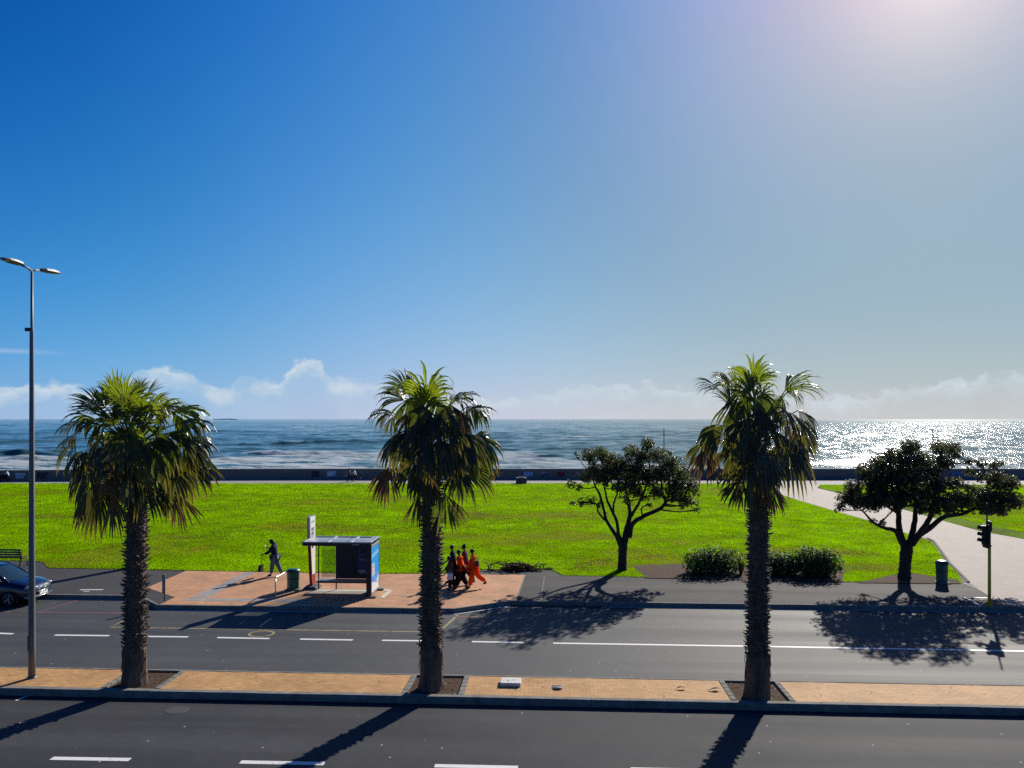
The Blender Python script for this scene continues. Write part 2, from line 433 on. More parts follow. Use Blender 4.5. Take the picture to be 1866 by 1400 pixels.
def S(name, mb, mat, **kw):
    o = mb.build(name, mat, rz=RA, **kw); o['kind'] = 'structure'; return o
def line_u(mb, pts, z, wd):
    """painted strip of width wd along street-frame points"""
    pts = [Vector((p[0], p[1], 0)) for p in pts]
    L, Rr = [], []
    for i, p in enumerate(pts):
        d = (pts[min(i+1, len(pts)-1)] - pts[max(i-1, 0)]).normalized(); n = Vector((-d.y, d.x, 0))
        L.append(p + n*wd/2); Rr.append(p - n*wd/2)
    vs = [(p.x, p.y, z) for p in L + Rr]; n = len(pts)
    mb.add(vs, [(i, n+i, n+i+1, i+1) for i in range(n-1)])

mb = MB(); mb.sheet([(-700, -60), (700, -60), (700, 95.2), (-700, 95.2)], -.012); S('ground', mb, M['asphalt_walk'])
V_MED0, V_MED1 = 20.08, 21.90
V_K = 30.92                         # far kerb
mb = MB(); mb.sheet([(-400, 9), (400, 9), (400, 20.15), (-400, 20.15)], 0.0); S('near_road', mb, M['asphalt_near'])
mb = MB(); mb.sheet([(-400, 21.8), (400, 21.8), (400, 31.4), (-400, 31.4)], 0.0); S('far_road', mb, M['asphalt'])

# median: kerb stones either side, brick between, planting pits round the palms
ZM = .19
mb = MB()
def kerb_run(mb, pts, wd, z, sgn=1, stone=.98):
    """individual kerb stones with open joints along a street-frame polyline"""
    for (a, b) in zip(pts[:-1], pts[1:]):
        a = Vector((a[0], a[1])); b = Vector((b[0], b[1])); d = b - a; L = d.length; d = d/L; n = Vector((-d.y, d.x))*sgn
        k = max(1, int(L/stone)); st = L/k
        for i in range(k):
            p0 = a + d*(i*st + .004); p1 = a + d*((i+1)*st - .004)
            dz = rnd.uniform(-.004, .004); ix = rnd.uniform(-.004, .004)
            q0, q1 = p0 + n*(wd+ix), p1 + n*(wd+ix); e0, e1 = p0 + n*(.03+ix), p1 + n*(.03+ix)
            f0, f1 = p0 + n*ix, p1 + n*ix
            vs = [(f0.x, f0.y, -.03), (f1.x, f1.y, -.03), (f0.x, f0.y, z-.03+dz), (f1.x, f1.y, z-.03+dz), (e0.x, e0.y, z+dz), (e1.x, e1.y, z+dz), (q0.x, q0.y, z+dz), (q1.x, q1.y, z+dz), (q0.x, q0.y, -.03), (q1.x, q1.y, -.03)]
            fs = [(0, 1, 3, 2), (2, 3, 5, 4), (4, 5, 7, 6), (6, 7, 9, 8), (0, 2, 4, 6, 8), (1, 9, 7, 5, 3)]
            if sgn < 0: fs = [f[::-1] for f in fs]
            mb.add(vs, fs)
kerb_run(mb, [(-60, V_MED0), (60, V_MED0)], .20, ZM, 1)
kerb_run(mb, [(-60, V_MED1), (60, V_MED1)], .12, ZM, -1)
S('median_kerb', mb, M['concrete'])
PALM_PX = [(243, 1246), (785, 1256), (1379, 1270)]
pits = []
PIT_PX = [((213, 1256), (298, 1222)), ((741, 1262), (838, 1231)), ((1345, 1275), (1420, 1243))]
for (px, py) in PALM_PX:
    c = puv(px, py, ZM); pits.append((c.x - .68 + .1, c.x + .68 + .1))
mb = MB(); x = -60
for (a, b) in pits + [(60, 61)]:
    mb.prism([(x, V_MED0+.2), (a-.16, V_MED0+.2), (a-.16, V_MED1-.12), (x, V_MED1-.12)], -.02, ZM-.008); x = b + .16
S('median_paving', mb, M['brick_median'])
mb = MB()
for (a, b) in pits:
    mb.sheet([(a, V_MED0+.2), (b, V_MED0+.2), (b, V_MED1-.12), (a, V_MED1-.12)], ZM-.05)
S('planting_soil', mb, M['soil'])
mb = MB()
for (a, b) in pits:
    for (x0, x1) in ((a-.155, a), (b, b+.155)):
        k = 5
        for i in range(k):
            v0 = V_MED0+.2 + (V_MED1-V_MED0-.32)*i/k; v1 = V_MED0+.2 + (V_MED1-V_MED0-.32)*(i+1)/k
            mb.rbox(((x0+x1)/2, (v0+v1)/2, ZM-.045), (x1-x0-.006, v1-v0-.01, .11), .012)
S('planting_edging', mb, M['concrete'])

# far pavement: kerb line with the bus bay pad pushed out into the road
ZP = .165
uA = puv(247, 1095).x; uB = puv(268, 1118).x; uC = puv(826, 1119).x; uD = puv(931, 1103).x
V_P = 29.52
KL = [(-80, V_K+.1), (uA, V_K+.1), (uB, V_P), (uC, V_P), (uD, V_K), (80, V_K)]
mb = MB(); kerb_run(mb, KL, .13, ZP, 1); S('pavement_kerb', mb, M['concrete'])
inn = [(-400, V_K+.1+.12), (uA+.05, V_K+.1+.12), (uB+.07, V_P+.12), (uC-.02, V_P+.12), (uD-.02, V_K+.12), (400, V_K+.12)]
mb = MB(); mb.prism(inn + [(400, 95.0), (-400, 95.0)], -.005, ZP-.006); S('pavement', mb, M['asphalt_walk'])
Z1, Z2, Z3 = ZP-.002, ZP+.002, ZP+.006
def sheet_px(name, px, mat, z, extra=None):
    mb = MB(); mb.sheet([puv(a, b, z) if not isinstance(b, str) else a for (a, b) in px], z); return S(name, mb, mat)
pad = [(uB+.09, V_P+.125), (uC-.03, V_P+.125), (uD-.15, V_K+.1)]
mb = MB(); mb.sheet([puv(340, 1040, Z1)[:2], puv(268, 1071, Z1)[:2], (uB+.09, V_P+1.35), (uB+.09, V_P+.125), (uC-.03, V_P+.125), (uD-.05, V_K+.125), (puv(941, 1092, Z1).x, V_K+.125), puv(957, 1047, Z1)[:2]], Z1)
S('bus_stop_paving', mb, M['brick'])
mb = MB()
mb.sheet([puv(a, b, Z2)[:2] for a, b in ((447, 1043), (465, 1043), (382, 1088), (345, 1090))], Z2)
mb.sheet([puv(a, b, Z2)[:2] for a, b in ((338, 1090), (560, 1092), (560, 1097), (338, 1095))], Z2)
mb.sheet([puv(a, b, Z2)[:2] for a, b in ((560, 1073), (672, 1074), (672, 1082), (560, 1081))], Z2)
S('grey_paver_strip', mb, M['paver'])
mb = MB()
mb.sheet([puv(a, b, Z3)[:2] for a, b in ((692, 1089), (700, 1089.6), (715, 1077), (711, 1074), (699, 1074), (697, 1077), (706, 1077.5))], Z3)
mb.sheet([puv(a, b, Z3)[:2] for a, b in ((574, 1074.5), (668, 1075), (668, 1077.6), (574, 1077))], Z3)
S('tactile_strip', mb, M['tactile'])
# crossing patch at the signal
mb = MB(); mb.sheet([puv(1764, 1090.5, Z2)[:2], puv(1813, 1090.5, Z2)[:2], (puv(1845, 1107, Z2).x, V_K+.13), (puv(1793, 1106, Z2).x, V_K+.13)], Z2); S('asphalt_patch', mb, M['asphalt_dark'])
mb = MB()
line_u(mb, [puv(1758, 1089, Z3), puv(1814, 1089.3, Z3)], Z3, .12)
line_u(mb, [puv(1760, 1089.5, Z3), (puv(1791, 1106, Z3).x, V_K+.14)], Z3, .10)
S('crossing_edge', mb, M['line_white'])
# seams in the asphalt footway
mb = MB()
for a, b in (((992, 1050), (986, 1093)), ((1010, 1041), (1029, 1049))):
    line_u(mb, [puv(a[0], a[1], Z2), puv(b[0], b[1], Z2)], Z2, .05)
line_u(mb, [puv(1000, 1049.5, Z2), puv(1140, 1051.5, Z2), puv(1330, 1054.5, Z2)], Z2, .07)
line_u(mb, [puv(1535, 1061.5, Z2), puv(1700, 1064, Z2)], Z2, .08)
line_u(mb, [puv(957.5, 1047, Z3), puv(941.5, 1092, Z3)], Z3, .06)
line_u(mb, [puv(870, 1046.2, Z3), puv(958, 1047, Z3)], Z3, .07)
S('footway_edging', mb, M['concrete'])

# road markings
ZL = .004
mb = MB()
for a, b in (((-60, 1151.5), (24, 1155.5)), ((100, 1157.6), (199, 1158.8)), ((250, 1160), (343, 1161)), ((396, 1162.2), (491, 1164)), ((547, 1165), (643, 1166.6)), ((696, 1167.2), (792, 1168.4)), ((860, 1169.6), (954, 1171.2))):
    line_u(mb, [puv(a[0], a[1]), puv(b[0], b[1])], ZL, .15)
line_u(mb, [puv(1008, 1172.3), puv(1400, 1178.5), puv(1900, 1187.5), puv(2500, 1199)], ZL, .15)
for a, b in (((-250, 1368), (-110, 1375)), ((94, 1382.2), (237, 1384.6)), ((438, 1389), (591, 1392)), ((792, 1395.8), (944, 1399)), ((1150, 1402), (1300, 1405))):
    line_u(mb, [puv(a[0], a[1]), puv(b[0], b[1])], ZL, .16)
line_u(mb, [puv(29, 1277), puv(50, 1268.5)], ZL, .08)
S('lane_marking', mb, M['line_white'])
mb = MB()
line_u(mb, [(uB+.15, V_P-.12), (uC, V_P-.12)], ZL, .09)
line_u(mb, [(uC+.02, V_P-.14), (uD, V_K-.16)], ZL, .12)
line_u(mb, [(puv(1100, 1108).x, V_K-.11), (60, V_K-.11)], ZL, .07)
line_u(mb, [(-60, V_K-.02), (uA-.1, V_K-.02)], ZL, .07)
S('gutter_line', mb, M['line_white'])
mb = MB()
line_u(mb, [puv(226, 1131), puv(201, 1143.2), puv(640, 1149.8), puv(800, 1152.2), puv(824, 1130), puv(834, 1121.5)], ZL, .10)
c = puv(476.5, 1155.2); pts = []
for k in range(25):
    t = 2*math.pi*k/24; pts.append(c + Vector((.42*math.cos(t), .36*math.sin(t), 0)))
line_u(mb, pts, ZL, .09)
S('bus_bay_marking', mb, M['line_yellow'])
mb = MB()
line_u(mb, [puv(141, 1094.5), puv(69, 1116), puv(224, 1118)], ZL, .10)
line_u(mb, [puv(-200, 1111), puv(20, 1115)], ZL, .09)
line_u(mb, [puv(824, 1124), puv(900, 1125.2), puv(1003, 1127)], ZL, .08)
line_u(mb, [puv(1022, 1104), puv(1021, 1110), puv(1024, 1113), puv(1016, 1119)], ZL, .09)
S('parking_marking', mb, M['line_red'])
mb = MB()
line_u(mb, [puv(146, 1075, Z2), puv(188, 1074.6, Z2)], Z2, .14)
line_u(mb, [puv(152, 1078, Z2), puv(163, 1078.3, Z2)], Z2, .08)
S('footway_paint', mb, M['line_white'])

# promenade, path, lawns
ZG = ZP + .012
def WP(px, z): return [uv(at(a, b, z))[:2] for a, b in px]
mb = MB(); mb.sheet(WP([(-1400, 884), (3300, 884), (3300, 873.2), (-1400, 873.2)], ZP), ZP); S('promenade', mb, M['prom'])
PATH = [(1395, 882), (1405, 890), (1428, 903), (1480, 919), (1518, 930), (1578, 947), (1645, 970), (1683, 980), (1698, 985), (1706, 995), (1727, 1025), (1750, 1048), (1760, 1060), (1783, 1072), (1801, 1083), (1836, 1103.5), (1900, 1104.6), (2900, 1119), (2900, 882)]
mb = MB(); mb.sheet(WP(PATH, Z1), Z1); S('path', mb, M['path'])
mb = MB(); line_u(mb, [Vector(list(p)+[0]) for p in WP([(1755, 1062), (1783, 1073), (1801, 1084), (1838, 1105)], Z3)], Z3, .12); S('path_edging', mb, M['path'])
mb = MB()
ke = WP([(1688, 981), (1699, 986), (1707, 996), (1728, 1026), (1751, 1049), (1762, 1061)], Z3)
kerb_run(mb, ke, .12, ZP+.05, 1, .8); S('path_kerb', mb, M['concrete'])
L_BOT = [(-1500, 1003), (-200, 1019), (60, 1022.5), (78, 1024), (84, 1030), (88, 1035), (230, 1037), (340, 1039.3), (460, 1041.5), (600, 1043.5), (700, 1045), (862, 1045), (882, 1037.5), (1000, 1037), (1012, 1041.5), (1027, 1048.6), (1100, 1050), (1140, 1051), (1250, 1053), (1400, 1056), (1530, 1060), (1700, 1062.6), (1752, 1062)]
L_RIGHT = [(1746, 1047), (1723, 1024), (1703, 996), (1695, 986), (1680, 981), (1644, 970.6), (1577, 947.6), (1517, 930.6), (1479, 919.6), (1427, 903.6), (1410, 893), (1398, 881.3)]
LAWN = L_BOT + L_RIGHT + [(-1500, 881.3)]
LAWN_R = [(1489, 889.3), (1524, 897.6), (1620, 921), (1723, 950), (1788, 968), (1866, 982), (2300, 1040), (2900, 1100), (2900, 883.5), (1495, 883.5)]
def point_in(poly, x, y):
    ins = np.zeros(len(x), bool); j = len(poly)-1
    for i in range(len(poly)):
        xi, yi = poly[i]; xj, yj = poly[j]
        c = ((yi > y) != (yj > y)) & (x < (xj-xi)*(y-yi)/(yj-yi+1e-12)+xi); ins ^= c; j = i
    return ins
lw = [at(a, b, ZG) for a, b in LAWN]; lr = [at(a, b, ZG) for a, b in LAWN_R]
mb = MB(); mb.sheet([uv(p)[:2] for p in lw], ZG); S('lawn', mb, M['lawn'])
mb = MB(); mb.sheet([uv(p)[:2] for p in lr], ZG); S('side_lawn', mb, M['lawn'])
mb = MB()
BED = [[(1150, 1031), (1238, 1028), (1420, 1030), (1540, 1036), (1536, 1061), (1400, 1057.6), (1250, 1054.6), (1176, 1053.2)], [(1600, 1054), (1632, 1047), (1665, 1045), (1700, 1051), (1742, 1056), (1752, 1063.4), (1700, 1063.4), (1560, 1061.8)], [(0, 1024), (84, 1026), (88, 1034), (60, 1022), (0, 1020)]]
def ragged(poly, k=5, amp=1.6):
    out_ = []; rr = random.Random(3)
    for i in range(len(poly)):
        (xa, ya), (xb, yb) = poly[i], poly[(i+1) % len(poly)]
        for j in range(k):
            u = j/k; out_.append((xa+(xb-xa)*u+rr.uniform(-3, 3)*(j > 0), ya+(yb-ya)*u+(rr.uniform(-amp, amp)*(j > 0) if yb < 1052 else 0)))
    return out_
for b in BED[:2]: mb.sheet(WP(ragged(b), ZG+.01), ZG+.01)
S('planting_bed', mb, M['soil'])

# grass: one countless mass of blades over the turf, thicker where nearer
def value_noise(x, y, s, seed):
    r = np.random.default_rng(seed); t = r.random((64, 64))
    xs, ys = x/s, y/s; xi = np.floor(xs).astype(int); yi = np.floor(ys).astype(int); fx = xs-xi; fy = ys-yi
    fx = fx*fx*(3-2*fx); fy = fy*fy*(3-2*fy); g = lambda a, b: t[a % 64, b % 64]
    return (g(xi, yi)*(1-fx)+g(xi+1, yi)*fx)*(1-fy)+(g(xi, yi+1)*(1-fx)+g(xi+1, yi+1)*fx)*fy
def grass(name, poly, n, y0, y1, x0, x1, hmul=1.0):
    u = nrng.random(n*3); Y = (1/(1/y0**1.3 + u*(1/y1**1.3-1/y0**1.3)))**(1/1.3)
    X = nrng.uniform(x0, x1, n*3)
    ok = point_in([(p.x, p.y) for p in poly], X, Y) & (np.abs(X) < Y*.78+4)
    for b in BED[:2]:
        bp = [at(a, c, ZG) for a, c in b]; ok &= ~point_in([(p.x, p.y) for p in bp], X, Y)
    X, Y = X[ok][:n], Y[ok][:n]; n = len(X)
    big = .45*value_noise(X, Y*1.7, 11.0, 1) + .33*value_noise(X, Y*1.5, 3.6, 2) + .22*value_noise(X, Y*1.2, 1.1, 4)
    dpx = np.exp(-(((X-6)/11)**2 + ((Y-47)/9)**2))*.17 + np.exp(-(((X-12)/5)**2 + ((Y-63)/3)**2))*.15 + np.exp(-(((X+38)/7)**2 + ((Y-70)/3)**2))*.13 + np.exp(-(((X+24)/8)**2 + ((Y-43)/2.2)**2))*.22 + np.exp(-(((X-17.5)/3.0)**2 + ((Y-41.5)/1.3)**2))*.30 + np.exp(-(((X-16)/4.0)**2 + ((Y-37.8)/1.0)**2))*.25
    big = big + .06 - dpx
    small = value_noise(X, Y*1.4, .9, 3)
    keep = nrng.random(n) < np.clip((big-.18)*3.0, .25, 1)
    X, Y, big, small = X[keep], Y[keep], big[keep], small[keep]; n = len(X)
    B = 3
    h = (.022 + .034*nrng.random((n, B)) + .06*np.clip(small-.5, 0, 1)[:, None])*hmul*(1+.012*(Y[:, None]-37))
    an = nrng.random((n, B))*2*math.pi; lean = .35+.5*nrng.random((n, B)); wdt = (.010+.008*nrng.random((n, B)))*(1+.02*(Y[:, None]-37))
    ox = X[:, None]+nrng.normal(0, .035, (n, B)); oy = Y[:, None]+nrng.normal(0, .035, (n, B))
    dx, dy = np.cos(an), np.sin(an)
    v = np.zeros((n, B, 3, 3))
    v[..., 0, 0] = ox-dy*wdt; v[..., 0, 1] = oy+dx*wdt; v[..., 1, 0] = ox+dy*wdt; v[..., 1, 1] = oy-dx*wdt
    v[..., :2, 2] = ZG-.004; v[..., 2, 0] = ox+dx*h*lean; v[..., 2, 1] = oy+dy*h*lean; v[..., 2, 2] = ZG+h
    k = np.clip((big-.30)*2.7 + nrng.normal(0, .05, n), 0, 1)[:, None]
    dry, mid_, lush = np.array([.185, .165, .045]), np.array([.135, .215, .004]), np.array([.175, .28, .004])
    c = np.where(k < .4, dry+(mid_-dry)*(k/.4), mid_+(lush-mid_)*((k-.4)/.6))
    c = c*(.94+.12*nrng.random(n))[:, None]
    col = np.ones((n, B, 3, 4), dtype=np.float32); col[..., :3] = c[:, None, None, :]
    me = bpy.data.meshes.new(name); nv = n*B*3
    me.vertices.add(nv); me.vertices.foreach_set('co', v.reshape(-1).astype(np.float32))
    me.loops.add(nv); me.loops.foreach_set('vertex_index', np.arange(nv, dtype=np.int32))
    me.polygons.add(nv//3); me.polygons.foreach_set('loop_start', np.arange(0, nv, 3, dtype=np.int32)); 
    ca = me.color_attributes.new('tint', 'FLOAT_COLOR', 'POINT'); ca.data.foreach_set('color', col.ravel())
    me.update(); me.materials.append(M['grass'])
    o = bpy.data.objects.new(name, me); COL.objects.link(o); o['kind'] = 'stuff'
    return o
g1 = grass('grass', lw, GRASS_N, 34.2, 88, -72, 60)
tag(g1, 'bright green short grass of the wide park lawn', 'grass')
g2 = grass('grass', lr, GRASS_N//6, 45, 86, 33, 75)
tag(g2, 'green grass of the small lawn on the right of the pale path', 'grass')

# ------------------------------------------------------------------ sea
ZS = -4.0
def m_sea():
    m, nt, out = newmat('sea_water')
    a = N(nt, 'ShaderNodeAttribute', attribute_name='foam')
    n1 = noise(nt, .30, 7, .72, stretch=(.25, .8, 1), dist=1.5); n2 = noise(nt, 1.3, 5, .75, stretch=(.6, 1, 1), dist=.8)
    nn = math_(nt, 'ADD', math_(nt, 'MULTIPLY', n1.outputs['Fac'], .6), math_(nt, 'MULTIPLY', n2.outputs['Fac'], .4))
    fm = N(nt, 'ShaderNodeMapRange', interpolation_type='SMOOTHSTEP'); nt.links.new(math_(nt, 'ADD', a.outputs['Fac'], nn), fm.inputs['Value'])
    fm.inputs['From Min'].default_value = FOAM_LO; fm.inputs['From Max'].default_value = FOAM_LO + .09
    big = noise(nt, .010, 5, .62, stretch=(.30, 1, 1))
    wc = ramp(nt, big.outputs['Fac'], [(.38, (.045, .100, .100)), (.62, (.070, .140, .125))]).outputs['Color']
    r1 = noise(nt, .22, 5, .65, stretch=(.55, 1, 1)); r2 = noise(nt, 1.3, 4, .65, stretch=(.6, 1, 1))
    h = math_(nt, 'ADD', math_(nt, 'MULTIPLY', r1.outputs['Fac'], 1.0), math_(nt, 'MULTIPLY', r2.outputs['Fac'], .28))
    # wind on the water: choppy and slick patches side by side
    g1 = noise(nt, .42, 7, .74, stretch=(.7, .14, 1), dist=.3)
    gg = N(nt, 'ShaderNodeNewGeometry'); gs = N(nt, 'ShaderNodeSeparateXYZ'); nt.links.new(gg.outputs['Position'], gs.inputs[0])
    off = N(nt, 'ShaderNodeMapRange'); nt.links.new(gs.outputs['Y'], off.inputs['Value']); off.inputs['From Min'].default_value = 250; off.inputs['From Max'].default_value = 3000; off.inputs['To Max'].default_value = .10
    gust = ramp(nt, math_(nt, 'ADD', g1.outputs['Fac'], off.outputs[0]), [(.50, 0.0), (.60, 1.0)]).outputs['Color']
    def water(rough, bs):
        p = N(nt, 'ShaderNodeBsdfPrincipled'); nt.links.new(wc, p.inputs['Base Color']); p.inputs['IOR'].default_value = 1.33
        p.inputs['Roughness'].default_value = rough; p.inputs['Specular IOR Level'].default_value = SEA_SPEC; nt.links.new(bump(nt, h, bs, 1.6), p.inputs['Normal']); return p
    pa, pb = water(SEA_ROUGH, SEA_BUMP), water(.06, SEA_BUMP*.35)
    pw = N(nt, 'ShaderNodeMixShader'); nt.links.new(gust, pw.inputs[0]); nt.links.new(pb.outputs[0], pw.inputs[1]); nt.links.new(pa.outputs[0], pw.inputs[2])
    f = N(nt, 'ShaderNodeBsdfDiffuse'); f.inputs['Color'].default_value = (.86, .95, .95, 1)
    nt.links.new(bump(nt, nn, .30, .3), f.inputs['Normal'])
    tl = N(nt, 'ShaderNodeBsdfTranslucent'); tl.inputs['Color'].default_value = (.88, .98, .98, 1)
    fx = N(nt, 'ShaderNodeMixShader'); fx.inputs[0].default_value = .55; nt.links.new(f.outputs[0], fx.inputs[1]); nt.links.new(tl.outputs[0], fx.inputs[2])
    mx = N(nt, 'ShaderNodeMixShader'); nt.links.new(fm.outputs[0], mx.inputs[0]); nt.links.new(pw.outputs[0], mx.inputs[1]); nt.links.new(fx.outputs[0], mx.inputs[2])
    nt.links.new(mx.outputs[0], out.inputs['Surface'])
    return m
M['sea'] = m_sea()
def build_sea():
    na = 900
    A = np.radians(np.linspace(-58, 58, na))
    D = np.concatenate([np.linspace(98, 165, 12, endpoint=False), 165*(4.2**(np.linspace(0, 1, 330, endpoint=False))), 165*4.2*(5.8**np.linspace(0, 1, 230, endpoint=False)), 4019*(13**np.linspace(0, 1, 24, endpoint=False)), [52000, 90000.]])
    AA, DD = np.meshgrid(A, D); X = np.tan(AA)*DD; Y = DD.copy()
    step = np.gradient(D)[:, None]*np.ones_like(X)
    Z = np.zeros_like(X)
    wr = np.random.default_rng(5)
    for lam, amp, n in ((110, .40, 3), (62, .36, 3), (34, .20, 4), (19, .12, 5), (10, .07, 6), (6, .045, 6)):
        for i in range(n):
            th = wr.normal(0, .45); l = lam*wr.uniform(.8, 1.25); k = 2*math.pi/l; p = wr.uniform(0, 6.28)
            ph = k*(X*math.sin(th)+Y*math.cos(th))+p
            s = np.sin(ph); att = np.clip(l/(3.0*step)-.5, 0, 1)
            Z += att*amp/math.sqrt(n)*1.4*(np.sign(s)*np.abs(s)**1.0 + .35*np.cos(2*ph))
    PX = CX + F*X/Y
    rows = lambda dy: (CH-ZS)*F/dy                     # distance seen dy pixels under the horizon at sea level
    foam = np.zeros_like(X)
    # shore wash: foam nearer than a wandering line
    edge = rows(np.interp(PX, [-400, 0, 100, 250, 380, 480, 600, 700, 800, 900, 1010, 1080, 1300, 1500, 1866, 2300], [74, 75, 76, 74, 70, 64, 60, 60, 62, 58, 66, 76, 76, 76, 76, 76]))
    edge = edge*(1+.06*(value_noise(X, Y, 18, 21)-.5)+.04*(value_noise(X, Y, 6, 22)-.5))
    foam += .42*np.clip((edge-Y)/14+.2, 0, 1)*(.75+.5*value_noise(X, Y*2.5, 9, 23))
    # rollers: humps with a foaming crest
    def roller(pc, hw, dy, h, w, fo, seed):
        h = h*.55
        nonlocal Z, foam
        xm = np.clip(1-((PX-pc)/hw)**2, 0, 1)**.6
        c = rows(dy) + 7*(value_noise(X, Y*0, 14, seed)-.5) + 2.5*(value_noise(X, Y*0, 4, seed+1)-.5)
        t = (Y-c)/w
        prof = np.where(t < 0, np.exp(-(t*1.9)**2), np.exp(-(t*.75)**2))
        hh = h*xm*(.55+.75*value_noise(X, Y*0, 7, seed+2))
        lump = .72 + .55*value_noise(X, Y, 2.6, seed+6)*np.clip(prof*1.3, 0, 1)
        Z += hh*prof*lump
        foam += fo*xm*np.clip(prof*1.3-.35, 0, 1)*np.where(t < -.15, .62, 1.15)*(.5+.9*value_noise(X, Y, 2.2, seed+3)) 
        foam += fo*.5*xm*np.where((t > 0) & (t < 5), np.exp(-t*.6), 0)*value_noise(X, Y*2, 5, seed+4)
    roller(560, 150, 66, 2.0, 3.2, .60, 31)
    roller(470, 110, 72, 1.3, 3.0, .55, 41)
    roller(680, 120, 70, 1.9, 3.2, .62, 51)
    roller(940, 90, 68, 2.2, 3.4, .60, 61)
    roller(1010, 120, 78, 1.2, 3.0, .50, 71)
    roller(40, 130, 80, 1.2, 3.0, .50, 81)
    roller(1150, 140, 83, .9, 2.6, .48, 91)
    roller(1310, 90, 76, 1.3, 3.0, .45, 95)
    roller(1770, 60, 80, 1.6, 3.0, .25, 101)
    roller(1845, 40, 84, 2.0, 3.4, .25, 111)
    roller(520, 280, 46, 2.0, 5.0, .10, 121)           # unbroken swells behind
    roller(620, 200, 33, 2.0, 8.0, .12, 131)
    roller(640, 330, 24, 2.0, 10., .08, 141)
    roller(70, 160, 62, 2.0, 4.0, .12, 151)
    roller(250, 300, 38, 2.0, 7.0, .05, 161)
    roller(1100, 160, 33, 1.3, 7.0, .40, 171)
    roller(1190, 160, 45, 1.2, 6.0, .34, 181)
    roller(1000, 120, 58, 1.2, 4.0, .34, 191)
    # scattered whitecaps
    wc = value_noise(X, Y*1.8, 11, 201)*value_noise(X, Y*2.2, 4, 202)
    foam += np.where((Y < 1500), .8*np.clip(wc-.50, 0, 1)*1.9, 0)*np.clip((PX-300)/500, .25, 1)
    Z = np.where(Y < 130, Z*np.clip((Y-98)/32, 0, 1), Z)
    n, m = X.shape
    v = np.stack([X, Y, Z+ZS], -1).reshape(-1, 3)
    idx = np.arange(n*m).reshape(n, m)
    q = np.stack([idx[:-1, :-1], idx[:-1, 1:], idx[1:, 1:], idx[1:, :-1]], -1).reshape(-1, 4)
    me = bpy.data.meshes.new('sea')
    me.vertices.add(len(v)); me.vertices.foreach_set('co', v.ravel().astype(np.float32))
    me.loops.add(q.size); me.loops.foreach_set('vertex_index', q.ravel().astype(np.int32))
    me.polygons.add(len(q)); me.polygons.foreach_set('loop_start', np.arange(0, q.size, 4, dtype=np.int32))
    me.polygons.foreach_set('use_smooth', np.ones(len(q), bool))
    at_ = me.attributes.new('foam', 'FLOAT', 'POINT'); at_.data.foreach_set('value', foam.ravel().astype(np.float32))
    me.update(); me.materials.append(M['sea'])
    o = bpy.data.objects.new('sea', me); COL.objects.link(o); o['kind'] = 'structure'
build_sea()
# low far island on the horizon
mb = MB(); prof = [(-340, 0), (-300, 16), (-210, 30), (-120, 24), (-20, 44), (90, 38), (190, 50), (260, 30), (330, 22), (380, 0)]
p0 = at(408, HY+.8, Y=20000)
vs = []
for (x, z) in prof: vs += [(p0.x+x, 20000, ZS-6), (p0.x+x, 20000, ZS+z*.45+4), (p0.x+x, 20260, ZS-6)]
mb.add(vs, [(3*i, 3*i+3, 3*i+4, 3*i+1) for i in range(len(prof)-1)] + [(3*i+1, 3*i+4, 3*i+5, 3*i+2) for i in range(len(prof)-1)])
o = mb.build('island', plain('hazed_island', (.55, .58, .60), .9, .1, var=.1, scale=.01)); o['kind'] = 'structure'  # pale tone puts the distance haze into the island's colour
# ------------------------------------------------------------------ palms
M['frond'] = m_leaf('palm_leaf', trans=.42, rough=.38, spec=.5, tgain=(2.6, 2.5, .8), vscale=5)
M['dead_frond'] = m_leaf('dry_palm_leaf', trans=.25, rough=.7, spec=.2, tgain=(1.4, 1.2, 1), vscale=5)
def m_bark(name, c, scale=6, stretch=(1, 1, .25), bmp=1.0):
    m, nt, out = newmat(name)
    n = noise(nt, scale, 6, .7, stretch=stretch); f = noise(nt, scale*6, 4, .7, stretch=stretch)
    a = N(nt, 'ShaderNodeAttribute', attribute_name='tint')
    r = ramp(nt, n.outputs['Fac'], [(.3, [x*.45 for x in c]), (.7, [x*1.35 for x in c])])
    col = mixc(nt, .9, r.outputs['Color'], a.outputs['Color'], 'MULTIPLY')
    pbsdf(nt, out, col, .85, .2, 0, bump(nt, math_(nt, 'ADD', n.outputs['Fac'], math_(nt, 'MULTIPLY', f.outputs['Fac'], .4)), bmp, .04))
    return m
M['palm_bark'] = m_bark('palm_bark', (.15, .115, .09))
M['bark'] = m_bark('tree_bark', (.055, .045, .038), 5, (1, 1, .35), .8)
GREEN = dict(young=(.095, .130, .012), mid=(.048, .066, .015), old=(.038, .042, .016), dry=(.15, .10, .05), brown=(.12, .072, .035))

